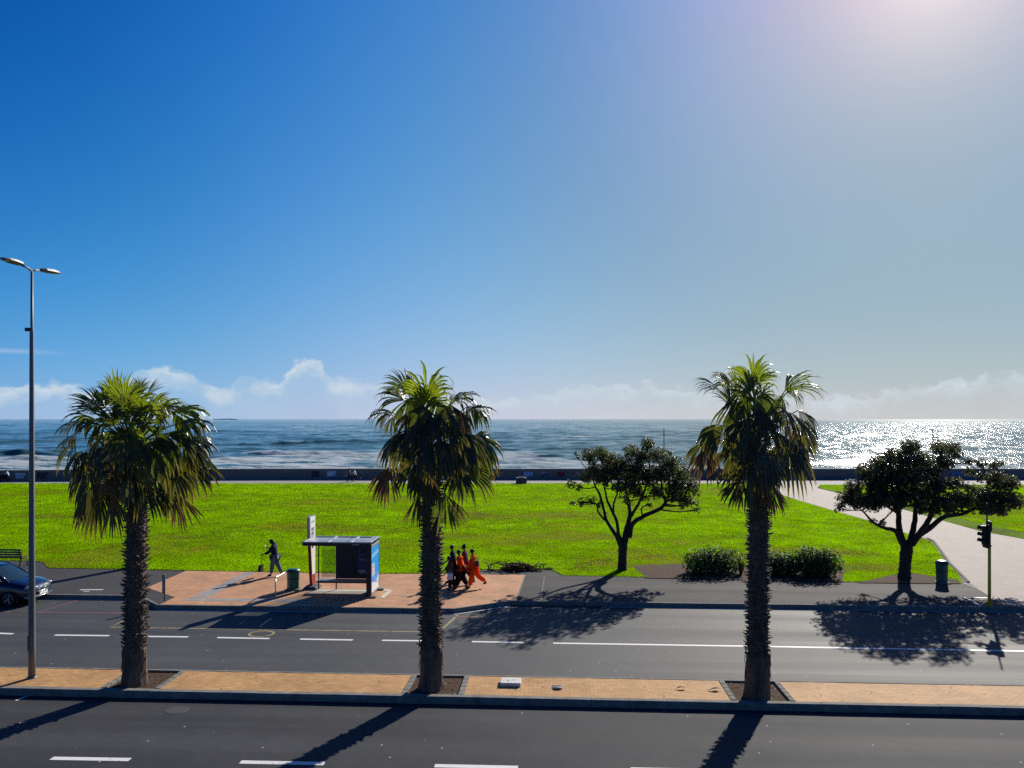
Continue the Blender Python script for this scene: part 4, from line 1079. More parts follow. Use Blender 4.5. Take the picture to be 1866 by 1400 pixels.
# pale tuft of leaves beside the palm trunk
r = random.Random(4); b = at(1350, 1047, ZP); mb = MB()
for i in range(46):
    a = r.uniform(0, 6.28); o = Vector((math.cos(a), math.sin(a), 0)); hh = r.uniform(.5, .95); l = r.uniform(.12, .4)
    s_ = Vector((-o.y, o.x, 0))*.02; p0 = o*.06; p1 = o*l*.45 + UP*hh*.65; p2 = o*l + UP*hh
    k = r.uniform(.7, 1.3); mb.add([p0-s_, p0+s_, p1+s_*1.2, p2, p1-s_*1.2], [(0, 1, 2, 4), (4, 2, 3)], (.12*k, .15*k, .035*k))
o = mb.build('leafy_plant', M['leaf_shrub'], color=True, loc=b); tag(o, 'pale green tuft of upright leaves between the shrubs, next to the palm trunk', 'plant')

# heap of cut palm leaves and branches at the pavement edge
r = random.Random(14); b = at(940, 1040, ZP); ppm = F/b.y; mb = MB()
for i in range(34):
    x = r.gauss(.05, .55); hgt = .42*math.exp(-((x-.1)/.75)**2)
    p = Vector((x, r.uniform(-.25, .5), .04+hgt*r.random()))
    d = Vector((r.uniform(-1, 1), r.uniform(-.6, .6), r.uniform(-.2, .25))).normalized()
    fan(mb, p, d, Vector((r.uniform(-.4, .4), r.uniform(-.5, .2), 1)), r.uniform(.45, .8), 'brown', 70, 14, .5, tat=.3, r=r, vary=.6)
for i in range(40):
    x = r.gauss(0, .8); p = Vector((x, r.uniform(-.3, .4), r.uniform(.03, .32))); d = Vector((r.uniform(-1, 1), r.uniform(-.4, .4), r.uniform(-.15, .3))).normalized()*r.uniform(.3, .8)
    mb.tube([p, p+d*.5+UP*.04, p+d], [.02, .017, .008], 5, col=(.10, .07, .045))
for x in (-1.35, -1.25, 1.15, 1.3):
    p = Vector((x, .1, .05)); mb.tube([p, p+Vector((.05, .02, .2)), p+Vector((.2, .05, .25))], [.035, .03, .025], 6, col=(.32, .24, .12))
mb.v = [(p[0], p[1], max(.01, p[2])) for p in mb.v]
o = mb.build('debris_heap', M['dead_frond'], color=True, loc=b); tag(o, 'heap of dry brown palm leaves and cuttings dumped at the pavement edge', 'heap')

# leaf litter blown into the planting pits and along the kerbs
r = random.Random(77); mb = MB()
for i in range(420):
    a, c = pits[i % 3]
    if i < 260: u, v, z = r.uniform(a+.03, c-.03), r.uniform(V_MED0+.24, V_MED1-.16), ZM-.045
    elif i < 340: u, v, z = r.uniform(-16, 16), V_MED0-abs(r.gauss(0, .09))-.03, .006
    else: u, v, z = r.uniform(-16, 16), r.uniform(V_MED0+.25, V_MED1-.15), ZM-.002
    t_ = r.uniform(0, 6.28); L = r.uniform(.03, .11)*(1 if i < 260 else .7); o = Vector((math.cos(t_), math.sin(t_), 0)); n_ = Vector((-o.y, o.x, 0))*L*.22
    p = Vector((u, v, z)); k = r.uniform(.6, 1.6); q = r.random() < .12
    cc_ = (.45, .42, .35) if q else (.12*k, .075*k, .035*k)
    mb.add([p, p+o*L*.5+n_+UP*r.uniform(.004, .02), p+o*L+UP*.004, p+o*L*.5-n_+UP*r.uniform(.004, .02)], [(0, 1, 2, 3)], cc_)
o = mb.build('leaf_litter', M['dead_frond'], color=True, rz=RA); tag(o, 'scattered dry leaf litter in the palm pits and along the median', 'leaf litter', kind='stuff')
# ------------------------------------------------------------------ street furniture
M['galv'] = plain('galvanised_steel', (.16, .165, .17), .5, .45, .3, var=.15, scale=3, bmp=.1, stretch=(1, 1, .2))
M['steel_light'] = plain('bare_steel', (.6, .6, .6), .35, .5, .8, var=.1, scale=5, bmp=.05)
M['lamp_body'] = plain('lamp_casting', (.10, .105, .11), .45, .5, .3, var=.12, scale=6, bmp=.05)
M['dark_metal'] = plain('dark_painted_steel', (.022, .024, .034), .45, .45, var=.2, scale=6, bmp=.08)
M['shelter_navy'] = plain('shelter_panel', (.012, .015, .035), .35, .45, var=.15, scale=3, bmp=.05)
M['black'] = plain('black_plastic', (.014, .014, .015), .5, .4, var=.2, scale=9, bmp=.1)
M['white_paint'] = plain('white_panel', (.78, .78, .77), .45, .4, var=.06, scale=4, bmp=.04)
M['grey_frame'] = plain('grey_frame', (.42, .44, .46), .4, .5, .4, var=.1, scale=5, bmp=.04)
M['red_paint'] = plain('red_panel', (.30, .014, .022), .4, .45, var=.12, scale=4, bmp=.05)
M['bin_green'] = plain('bin_green', (.012, .13, .095), .38, .5, var=.25, scale=5, bmp=.08)
M['bench_green'] = plain('bench_green', (.03, .16, .06), .55, .35, var=.3, scale=7, bmp=.2)
M['bench_wood'] = plain('bench_wood', (.17, .075, .035), .65, .3, var=.3, scale=7, bmp=.3, stretch=(.2, 1, 1))
M['yellow_pole'] = plain('yellow_pole', (1.0, .58, .03), .45, .4, var=.15, scale=5, bmp=.08)
M['poster_blue'] = plain('poster_blue', (.004, .34, 1.0), .35, .5, var=.06, scale=2, bmp=.02)
M['poster_pale'] = plain('poster_pale_blue', (.2, .6, 1.0), .35, .5, var=.06, scale=2, bmp=.02)
M['poster_navy'] = plain('poster_dark_blue', (.012, .05, .17), .4, .5, var=.2, scale=2, bmp=.02)
M['poster_grey'] = plain('poster_grey', (.30, .33, .36), .4, .5, var=.1, scale=3, bmp=.02)
M['ink'] = plain('sign_ink', (.02, .03, .10), .5, .3, var=.05, scale=3, bmp=.0)
M['ink_red'] = plain('sign_red', (.5, .03, .06), .5, .3, var=.05, scale=3, bmp=.0)
M['ink_grey'] = plain('sign_grey', (.35, .37, .45), .5, .3, var=.05, scale=3, bmp=.0)
M['roof_panel'] = plain('roof_sheet', (.38, .40, .41), .35, .5, .2, var=.12, scale=2, bmp=.05)
M['wall'] = plain('sea_wall_concrete', (.17, .165, .17), .9, .2, var=.22, scale=.8, bmp=.4, stretch=(.35, 1, 2))
M['wall_top'] = plain('wall_coping', (.34, .33, .32), .85, .2, var=.2, scale=1.2, bmp=.3)
M['stone'] = plain('rough_stone', (.10, .10, .11), .9, .2, var=.3, scale=3, bmp=.6)
M['slab'] = plain('pale_slab', (.62, .62, .58), .8, .25, var=.16, scale=5, bmp=.25)
M['car_paint'] = plain('car_paint_dark_blue', (.012, .016, .045), .22, .6, .35, var=.05, scale=3, bmp=.0, coat=.8)
M['car_glass'] = plain('car_glass', (.015, .028, .04), .06, .8, var=.05, scale=2, bmp=.0)
M['chrome'] = plain('chrome', (.75, .75, .76), .12, .5, 1.0, var=.05, scale=5, bmp=.0)
M['lens'] = plain('lamp_lens', (.55, .58, .62), .08, .7, .4, var=.1, scale=12, bmp=.1)
M['tyre'] = plain('tyre', (.018, .018, .019), .8, .25, var=.2, scale=12, bmp=.3)
M['rim'] = plain('wheel_rim', (.38, .39, .40), .3, .5, .8, var=.1, scale=8, bmp=.0)
M['glass_pane'] = m_glass('clear_pane', (.85, .92, .92), .82)

# tall double street lamp
b = at(58, 1235, ZM); Y0 = b.y
t = thing('street_lamp', 'tall grey steel lamp post with two flat lamp heads, left of the broadest palm', 'street lamp', b, RA)
H = at(58, 492, Y=Y0).z - b.z; Hs = at(58, 606, Y=Y0).z - b.z
mb = MB(); mb.tube([(0, 0, -.03), (0, 0, .9), (0, 0, 3.2), (0, 0, Hs), (0, 0, Hs+.12), (0, 0, H)], [.095, .092, .082, .056, .038, .033], 12); mb.cyl((0, 0, -.02), (0, 0, .02), .13, n=12)
mb.build('pole', M['galv'], t, smooth=True)
mb = MB(); mb.rbox((0, -.105, 1.0), (.11, .02, .42), .008); mb.build('access_door', M['lamp_body'], t)
mb = MB(); mb.rbox((-.10, -.02, Hs+.08), (.14, .10, .10), .012); mb.tube([(-.06, 0, Hs+.08), (0, 0, Hs+.08)], [.018, .018], 6); mb.build('sensor_box', M['dark_metal'], t)
for sg, tilt in ((-1, .02), (1, .05)):
    mb = MB(); mb.tube([(0, 0, H-.05), (0, sg*.16, H+.02+tilt*.2), (0, sg*.42, H+.03+tilt*.6)], [.030, .028, .024], 8)
    arm = mb.build('arm', M['galv'], t, smooth=True)
    mb = MB()
    pr = [(.36, .05, .03), (.50, .13, .055), (.80, .155, .065), (1.02, .14, .05), (1.17, .09, .025)]
    vs, fs = [], []
    for (q, w_, hh) in pr:
        z = H+.05+tilt*q*1.2
        for (x, zz) in ((-w_, 0), (-w_*.8, hh), (0, hh*1.25), (w_*.8, hh), (w_, 0), (w_*.7, -hh*.6), (-w_*.7, -hh*.6)): vs.append((x, sg*q, z+zz))
    for i in range(len(pr)-1):
        for k in range(7): fs.append((i*7+k, i*7+(k+1) % 7, i*7+7+(k+1) % 7, i*7+7+k))
    fs += [tuple(range(7)), tuple(28+k for k in range(7))]
    mb.add(vs, fs); head = mb.build('lamp_head', M['lamp_body'], t)
    mb = MB(); mb.rbox((0, sg*.90, H+.028+tilt*1.08), (.19, .34, .015), .006); mb.build('lens', M['lens'], head)

# distant poles on the promenade
for (px, pt, lab, armd) in ((1210, 781, 'thin grey pole by the sea wall, behind the rounded dark tree', 0), (1700, 783, 'thin grey pole with short arm by the sea wall, behind the wide spreading tree', -1)):
    b = at(px, 879, ZP); hh = at(px, pt, Y=b.y).z - ZP
    t = thing('lamp_pole', lab, 'lamp pole', b, 0, 'thin poles along the promenade')
    mb = MB(); mb.tube([(0, 0, -.02), (0, 0, hh*.5), (0, 0, hh)], [.085, .07, .05], 8); mb.build('pole', M['galv'], t, smooth=True)
    mb = MB(); mb.cyl((0, 0, 0), (0, 0, .06), .16, n=10); mb.build('foot_plate', M['galv'], t)
    mb = MB()
    if armd: mb.tube([(0, 0, hh-.05), (-.3, 0, hh), (-.62, 0, hh+.02)], [.04, .04, .035], 6); mb.rbox((-.60, 0, hh+.01), (.4, .2, .08), .02); mb.build('lamp_arm', M['galv'], t)
    else: mb.ball((0, 0, hh), .07); mb.build('cap', M['galv'], t)

# sea wall with painted panels
t = thing('sea_wall', 'long low dark concrete sea wall with painted picture panels, between promenade and surf', 'wall', (0, 0, 0))
q = [at(x, y_, ZP) for x, y_ in ((-1600, 879.5), (0, 877), (240, 875), (500, 873.6), (1866, 873.6), (3400, 873.6))]
mb, mc = MB(), MB(); HW = 1.30
for a, c in zip(q[:-1], q[1:]):
    mb.prism([(a.x, a.y), (c.x, c.y), (c.x, c.y+.42), (a.x, a.y+.42)], -4.5, ZP+HW-.10)
    mc.prism([(a.x, a.y-.05), (c.x, c.y-.05), (c.x, c.y+.47), (a.x, a.y+.47)], ZP+HW-.10, ZP+HW)
mb.build('wall_body', M['wall'], t); mc.build('coping', M['wall_top'], t)
def mural_mat(name, a, c, sc_=2.2, th=.5):
    m, nt, out = newmat(name); n = noise(nt, sc_, 4, .6, stretch=(.6, 1, 1.2), dist=.8)
    r = ramp(nt, n.outputs['Fac'], [(th-.06, a), (th+.06, c)]); pbsdf(nt, out, r.outputs['Color'], .7, .3); return m
for i, (x0, x1, y0, y1, a, c, sk) in enumerate(((26, 45, 862.5, 872.5, (.45, .62, .78), (.25, .45, .66), 3), (66, 85, 861, 872.5, (.02, .022, .05), (.05, .05, .08), 2), (568, 581, 858.5, 870, (.03, .035, .07), (.05, .05, .08), 0),
        (596, 613, 858.5, 868.5, (.06, .30, .60), (.50, .68, .78), 0), (626, 634, 860, 869, (.35, .40, .46), (.14, .16, .2), 0), (658, 673, 860, 868, (.13, .12, .13), (.26, .25, .26), 0), (719, 733, 859, 870, (.05, .05, .12), (.24, .22, .3), 0),
        (897, 918, 860, 870, (.15, .14, .14), (.28, .22, .16), 0), (954, 971, 860, 868.5, (.16, .34, .68), (.52, .62, .74), 0), (986, 998, 860, 869, (.04, .035, .13), (.35, .35, .46), 0), (1016, 1029, 860, 869, (.12, .02, .04), (.20, .03, .06), 0), (1045, 1056, 860, 869, (.28, .06, .10), (.4, .3, .35), 0), (1734, 1762, 859.5, 868.5, (.05, .12, .36), (.14, .2, .42), 0))):
    ym = np.interp((x0+x1)/2, [0, 240, 500, 1866], [877, 875, 873.6, 873.6]); Yw = at(0, ym, ZP).y-.055
    yy = Yw
    A = [at(x0+sk, y0, Y=yy), at(x1+sk, y0, Y=yy), at(x1-sk, y1, Y=yy), at(x0-sk, y1, Y=yy)]
    mb = MB(); mb.add([(p.x, p.y, p.z) for p in A] + [(p.x, p.y+.04, p.z) for p in A], [(3, 2, 1, 0), (0, 1, 5, 4), (1, 2, 6, 5), (2, 3, 7, 6), (3, 0, 4, 7)])
    mb.build('mural', mural_mat('mural_paint', a, c), t)

# stone plinth at the edge of the grass
b = at(950, 881.6, ZP); t = thing('stone_plinth', 'squat dark stone block with stepped pale top at the far edge of the lawn', 'plinth', b)
mb = MB(); vs = [(-.63, -.4, -.02), (.63, -.4, -.02), (.63, .4, -.02), (-.63, .4, -.02), (-.58, -.36, .62), (.60, -.36, .62), (.6, .36, .62), (-.58, .36, .62)]
mb.add(vs, [(0, 3, 2, 1), (4, 5, 6, 7), (0, 1, 5, 4), (1, 2, 6, 5), (2, 3, 7, 6), (3, 0, 4, 7)]); mb.build('block', M['stone'], t, bevel=.04)
mb = MB(); mb.rbox((.0, 0, .66), (1.16, .68, .08), .02); mb.rbox((-.02, 0, .74), (.52, .4, .08), .02); mb.build('top_slab', M['wall_top'], t)

# bus shelter -------------------------------------------------------
b = at(675.5, 1089.5, ZP); t = thing('bus_shelter', 'navy bus shelter with flat grey roof, bench and bright blue poster on its end', 'bus shelter', b, RA)
LN, DP, HR = 2.82, 1.50, 2.20
mb = MB(); mb.rbox((-LN/2-.01, -.02, HR-.02), (LN+.04, .06, .13), .012); mb.rbox((-LN/2, DP+.02, HR-.01), (LN, .06, .11), .012); mb.rbox((-LN+.03, DP/2, HR-.01), (.06, DP, .11), .012); mb.build('fascia', M['shelter_navy'], t)
mb = MB()
for x in (-LN-.02, -LN*.667, -LN*.333+.02): mb.rbox((x+.05, DP/2, HR+.065), (.12, DP+.08, .05), .012)
mb.rbox((-.12, DP/2, HR+.065), (.30, DP+.08, .05), .012)
for y_ in (-.02, DP+.0): mb.rbox((-LN/2, y_, HR+.063), (LN+.10, .10, .046), .012)
mb.build('roof_frame', M['grey_frame'], t)
for k in range(3):
    x0 = -LN + .10 + k*(LN-.30)/3; x1 = x0 + (LN-.42)/3
    mb = MB(); vs, fs = [], []
    for i in range(9):
        y_ = .03 + (DP-.06)*i/8; z = HR+.035 + .05*math.sin(math.pi*i/8)
        vs += [(x0, y_, z), (x1, y_, z), (x0, y_, z-.02), (x1, y_, z-.02)]
    for i in range(8): fs += [(4*i, 4*i+1, 4*i+5, 4*i+4), (4*i+2, 4*i+6, 4*i+7, 4*i+3)]
    mb.add(vs, fs); mb.build('roof_panel', M['roof_panel'], t, smooth=True)
mb = MB(); mb.rbox((-.09, .06, 1.06), (.20, .12, 2.13), .015); mb.rbox((-.09, DP-.06, 1.06), (.20, .12, 2.13), .015); mb.rbox((-.09, DP/2, 2.06), (.20, DP-.24, .14), .01); mb.rbox((-.12, DP/2, 1.13), (.13, DP-.24, 1.76), .01)
end_box = mb.build('end_cabinet', M['shelter_navy'], t)
mb = MB()
for y_ in (.05, DP-.05): mb.rbox((.018, y_, 1.14), (.03, .05, 2.04), .006)
for z in (.16, 2.10): mb.rbox((.018, DP/2, z), (.03, DP-.18, .10), .006)
mb.build('poster_frame', M['grey_frame'], end_box)
# end poster: blue field over a white swoosh, pale band, white label
py0, py1, pz0, pz1 = .09, DP-.09, .21, 2.05
mb = MB(); mb.rbox((.006, (py0+py1)/2, (pz0+pz1)/2), (.012, py1-py0, pz1-pz0), .002); mb.mi = 0
X1 = .0145
PW, PH = py1-py0, pz1-pz0
def pp(a, c, x=X1): return (x, py0 + a*PW, pz0 + c*PH)
mb.mi = 1
top = [pp(0, 1), pp(1, 1), pp(1, .37)]
arc = [pp(1-.06-(.94)*k/14, .30 - .10*math.sin(math.pi*(.12+.88*k/14))**.8 + .02*k/14) for k in range(15)]
pl = [pp(0, 1), pp(1, 1), pp(1, .31)] + [pp(.97-.97*k/12, .31-.16*math.sin(math.pi*.5*min(1, k/6))-(0 if k < 6 else -.08*(k-6)/6)) for k in range(13)]
mb.add(pl[::-1], [tuple(range(len(pl)))])
mb.mi = 2; mb.add([pp(0, .83, X1+.002), pp(1, .875, X1+.002), pp(1, .79, X1+.002), pp(0, .735, X1+.002)], [(3, 2, 1, 0)])
mb.mi = 0; mb.add([pp(.03, .60, X1+.002), pp(.36, .62, X1+.002), pp(.40, .36, X1+.002), pp(.10, .33, X1+.002)], [(3, 2, 1, 0)])
mb.mi = 3
for (a, c, w_, h_) in ((.10, .555, .16, .022), (.10, .52, .05, .03), (.21, .52, .05, .03), (.10, .49, .16, .018), (.14, .44, .05, .03), (.14, .41, .15, .016), (.24, .44, .05, .03), (.16, .375, .13, .016)):
    mb.add([pp(a, c, X1+.004), pp(a+w_, c+.008, X1+.004), pp(a+w_, c+h_+.008, X1+.004), pp(a, c+h_, X1+.004)], [(0, 1, 2, 3)])
mb.mi = 4
for (a, c, w_, h_) in ((.05, .23, .1, .03), (.62, .125, .07, .018), (.71, .128, .06, .018), (.79, .132, .09, .018)):
    mb.add([pp(a, c, X1+.002), pp(a+w_, c+.008, X1+.002), pp(a+w_, c+h_+.008, X1+.002), pp(a, c+h_, X1+.002)], [(0, 1, 2, 3)])
mb.build('end_poster', [M['white_paint'], M['poster_blue'], M['poster_pale'], M['ink_red'], M['ink']], t)['label'] = 'bright blue and white poster on the end wall'
# back wall
bx0, bx1 = -1.82, -.22
mb = MB(); mb.rbox(((bx0+bx1)/2, DP-.08, 1.31), (bx1-bx0, .05, 1.66), .01); mb.build('back_panel', M['shelter_navy'], t)
mb = MB(); mb.rbox((-.635, DP-.112, 1.36), (.48, .012, 1.30), .003); mb.mi = 1; mb.rbox((-.635, DP-.120, .80), (.48, .006, .15), .001)
mb.mi = 2
for k, w_ in enumerate((.05, .045, .05, .05, .045, .05)): mb.box((-.80+.066*k, DP-.1205, 1.30), (w_, .006, .055))
mb.mi = 3; mb.ball((-.66, DP-.118, 1.66), .11, sq=(1, .03, .8)); mb.mi = 2; mb.box((-.66, DP-.123, 1.50), (.022, .006, .09))
mb.build('back_poster', [M['poster_navy'], M['poster_grey'], M['ink_grey'], M['ink']], t)['label'] = 'dark blue poster in the shade of the back wall'
for x in (-LN+.21, -1.84):
    mb = MB(); mb.tube([(x, DP-.08, -.01), (x, DP-.08, HR-.05)], [.028, .028], 8); mb.build('post', M['dark_metal'], t)
mb = MB(); mb.rbox((-2.18, DP-.08, 1.30), (.60, .012, 1.55), .002); mb.build('glass_pane', M['glass_pane'], t)
mb = MB(); mb.rbox((-1.40, DP-.36, .47), (2.30, .36, .035), .012); mb.build('bench_seat', M['grey_frame'], t)
mb = MB(); mb.rbox((-1.40, DP-.50, .40), (2.40, .05, .06), .01); mb.rbox((-1.40, DP-.22, .40), (2.40, .05, .06), .01); mb.rbox((-1.40, DP-.36, .42), (.04, .3, .04), .005)
for x in (-2.3, -1.75, -1.15, -.7): mb.rbox((x, DP-.36, .43), (.05, .34, .05), .01)
mb.build('bench_rail', M['dark_metal'], t)
for y_ in (.02, DP-.02):
    mb = MB(); mb.rbox((-.02, y_, .03), (.50, .22, .07), .02); mb.build('footing', M['concrete'], t)
mb = MB(); mb.rbox((-.62, -.052, HR-.02), (.30, .008, .045), .002); mb.build('name_plate', M['poster_grey'], t)

# bus stop pylon: a slab set square to the kerb, its sunlit face turned along the street
YT = 33.25
b = Vector(((567.5-CX)/F*YT, YT, ZP))
t = thing('bus_stop_sign', 'tall slim red and white bus stop pylon beside the shelter', 'bus stop sign', b, RA)
HT = at(0, 940.5, Y=YT).z - ZP
def slab_uz(mb, prof, x0, x1):
    """prof: (v near, v far, z) rows; extruded along the street from x0 to x1"""
    n = len(prof); vs = []
    for x in (x0, x1):
        for (a, c, z) in prof: vs += [(x, a, z), (x, c, z)]
    fs = []
    for i in range(n-1):
        o = 2*i; fs += [(o, o+2, o+3, o+1), (2*n+o, 2*n+o+1, 2*n+o+3, 2*n+o+2), (o, 2*n+o, 2*n+o+2, o+2), (o+1, o+3, 2*n+o+3, 2*n+o+1)]
    fs += [(0, 1, 2*n+1, 2*n), (2*n-2, 4*n-2, 4*n-1, 2*n-1)]
    mb.add(vs, fs)
near = lambda z: -.02 - .40*min(1, max(0, (z-.1)/(HT-.5)))**.8
rows = [.10, .5, 1.0, 1.6, 2.2, HT*.70]
mb = MB(); slab_uz(mb, [(near(z), .40, z) for z in rows], -.06, .05); mb.build('red_column', M['red_paint'], t)
mb = MB(); slab_uz(mb, [(near(z)-.003, .403, z) for z in (HT*.70, HT*.85, HT)], -.062, .052); mb.build('top_box', M['grey_frame'], t)
mb = MB(); slab_uz(mb, [(near(z)+.05, .33, z) for z in (.62, 1.0, 1.6, 2.2, HT*.8, HT-.03)], .054, .066); face = mb.build('sign_face', M['white_paint'], t)
for k in range(3):
    mb = MB(); mb.box((.068, -.03, HT-.56-.18*k), (.006, .34, .135)); mb.mi = 1
    for (dv, dz, w_, h_) in ((-.09, .025, .06, .035), (.09, .025, .06, .035), (0, -.035, .20, .016)): mb.box((.0715, -.03+dv, HT-.56-.18*k+dz), (.004, w_, h_))
    mb.build('stop_symbol', [M['ink'], M['white_paint']], face)
mb = MB(); mb.box((.068, -.03, HT-1.10), (.006, .30, .022)); mb.build('sign_line', M['ink'], face)
mb = MB(); mb.ball((.067, -.03, HT-1.30), .15, sq=(.04, 1, .55)); mb.build('emblem', M['ink'], face)
mb = MB(); mb.box((.068, -.03, HT-.24), (.004, .42, .022))
for k in range(6): mb.box((.0685, -.20+.068*k, HT-.24+.012*(k % 2)), (.006, .042, .05+.03*(k % 2)))
mb.build('heading_marks', M['ink_grey'], face)
mb = MB(); vs = [(-.34, -.40, -.01), (.34, -.40, -.01), (.34, .50, -.01), (-.34, .50, -.01), (-.22, -.22, .13), (.22, -.22, .13), (.22, .44, .13), (-.22, .44, .13)]
mb.add(vs, [(0, 3, 2, 1), (4, 5, 6, 7), (0, 1, 5, 4), (1, 2, 6, 5), (2, 3, 7, 6), (3, 0, 4, 7)]); mb.build('footing', M['stone'], t, bevel=.015)

# litter bins
def bin_(px0, px1, py, pt, label):
    b = at((px0+px1)/2, py, ZP); hh = at(0, pt, Y=b.y).z - ZP; w_ = (px1-px0)/F*b.y/2
    t = thing('litter_bin', label, 'litter bin', b, RA, 'green litter bins')
    mb = MB(); mb.lathe((0, 0, 0), [(w_*.84, .05), (w_*.88, .09), (w_*.97, hh*.80), (w_*.99, hh*.82), (w_*.90, hh*.83), (w_*.88, hh*.72)], 20); mb.build('body', M['bin_green'], t, smooth=False)
    mb = MB(); mb.lathe((0, 0, 0), [(w_*1.04, hh*.825), (w_*1.06, hh*.88), (w_*.96, hh*.955), (w_*.6, hh*.99), (.02, hh)], 20); mb.build('lid', M['bin_green'], t, smooth=True)
    mb = MB(); mb.rbox((0, -w_*.97, hh*.89), (w_*.95, .05, .07), .015); mb.build('mouth', M['black'], t)
    mb = MB(); mb.rbox((0, 0, .02), (w_*2.2, w_*2.0, .055), .015); mb.build('foot_slab', M['concrete'], t)
    mb = MB(); mb.lathe((0, 0, 0), [(w_*.95, hh*.5), (w_*.955, hh*.515), (w_*.955, hh*.54), (w_*.95, hh*.555)], 20); mb.build('band', M['dark_metal'], t)
bin_(523.5, 546, 1074.5, 1036, 'green plastic litter bin beside the steel rail, left of the bus shelter')
bin_(1705.5, 1727, 1062.5, 1021, 'green litter bin with sunlit lid beside the pale path, right of the spreading tree')

# steel hoop rail
b = at(502, 1087, ZP); t = thing('hoop_rail', 'bare steel hoop rail running back from the kerb to the litter bin', 'railing', b, RA)
mb = MB(); hh = .77
mb.tube([(0, 0, hh-.05), (0, .03, hh), (0, .08, hh+.01), (.02, 1.30, hh+.01), (.02, 1.36, hh), (.02, 1.38, hh-.05)], [.027]*6, 10); mb.build('top_rail', M['steel_light'], t, smooth=True)
for y_ in (0, 1.38):
    mb = MB(); mb.tube([(.02 if y_ else 0, y_, -.01), (.02 if y_ else 0, y_, hh-.045)], [.027, .027], 10); mb.build('leg', M['steel_light'], t, smooth=True)

# marker post
b = at(299.5, 1097, ZP); t = thing('marker_post', 'slim post with narrow upright grey panel at the corner of the brick paving', 'post', b, RA)
mb = MB(); mb.tube([(0, 0, -.01), (0, 0, 1.14)], [.022, .022], 8); mb.build('post', M['dark_metal'], t, smooth=True)
mb = MB(); mb.rbox((0, -.035, .74), (.125, .03, .72), .008); mb.build('panel', M['poster_grey'], t)
mb = MB(); mb.rbox((-.056, -.053, .74), (.016, .008, .72), .002); mb.rbox((.056, -.053, .74), (.016, .008, .72), .002); mb.rbox((0, -.053, .38), (.125, .008, .03), .002); mb.build('panel_edge', M['dark_metal'], t)

# park bench facing the sea
b = at(18, 1033.5, ZP); t = thing('park_bench', 'green slatted park bench facing the sea behind the dark blue car', 'bench', b, RA)
BL = 1.9; x1 = .62; x0 = x1-BL
for k, (z, y_) in enumerate(((.86, -.06), (.74, -.035), (.62, -.01), (.50, .015))):
    mb = MB(); mb.rbox(((x0+x1)/2, y_, z), (BL, .03, .085), .008); mb.build('backrest_slat', M['bench_green'], t)
for k in range(4):
    mb = MB(); mb.rbox(((x0+x1)/2, .10+.115*k, .43+(.02 if k == 3 else -.012*k)), (BL, .09, .03), .008); mb.build('seat_slat', M['bench_wood'], t)
for x in (x0+.10, x1-.08):
    mb = MB(); mb.tube([(x, -.085, .90), (x, .0, .52), (x, .03, .40), (x, -.05, .12), (x, -.12, 0)], [.03, .03, .035, .028, .03], 8, side=(1, 0, 0)); mb.tube([(x, .02, .41), (x, .25, .385), (x, .48, .40)], [.025]*3, 8); mb.tube([(x, .44, .40), (x, .47, .2), (x, .52, 0)], [.028, .022, .028], 8)
    mb.build('bench_frame', M['black'], t, smooth=True)

# upright pillar behind the left palm trunk (its shadow falls across the footway)
b = at(248, 1033.5, ZP); t = thing('pillar', 'dark upright pillar hidden behind the broadest palm trunk, its long shadow crossing the footway', 'pillar', b, RA)
mb = MB(); mb.rbox((0, 0, 1.25), (.40, .34, 2.5), .03); mb.build('shaft', M['stone'], t)
mb = MB(); mb.rbox((0, 0, 2.53), (.46, .40, .06), .015); mb.build('cap', M['stone'], t)

# traffic light
b = at(1803, 1105.5, ZP); Y0 = b.y; t = thing('traffic_light', 'traffic light on a yellow pole at the corner of the pale path', 'traffic light', b, RA)
zz = lambda y_: at(0, y_, Y=Y0).z - ZP
pxm = Y0/F
mb = MB(); mb.tube([(0, 0, -.01), (0, 0, zz(995))], [.058, .056], 14); mb.build('pole', M['yellow_pole'], t, smooth=True)
mb = MB(); mb.tube([(0, 0, zz(995)), (0, 0, zz(967))], [.05, .05], 12); mb.cyl((0, 0, zz(995.5)), (0, 0, zz(993.5)), .085); mb.build('pole_top', M['black'], t, smooth=True)
mb = MB(); mb.rbox((.04, .10, (zz(969)+zz(951))/2), (.15, .22, zz(951)-zz(969)), .03); mb.ball((.04, .10, zz(951.2)), .07, sq=(1, 1, .5)); mb.build('far_signal', M['black'], t)
hx = -6.2*pxm
mb = MB(); zc = (zz(955.7)+zz(999))/2; hh = zz(955.7)-zz(999)
mb.rbox((hx, 0, zc), (.05, .42, hh), .02); mb.build('backboard', M['black'], t)
hd = MB(); hd.rbox((hx-.06, 0, zc+.03), (.10, .27, hh*.84), .03); head = hd.build('signal_head', M['black'], t)
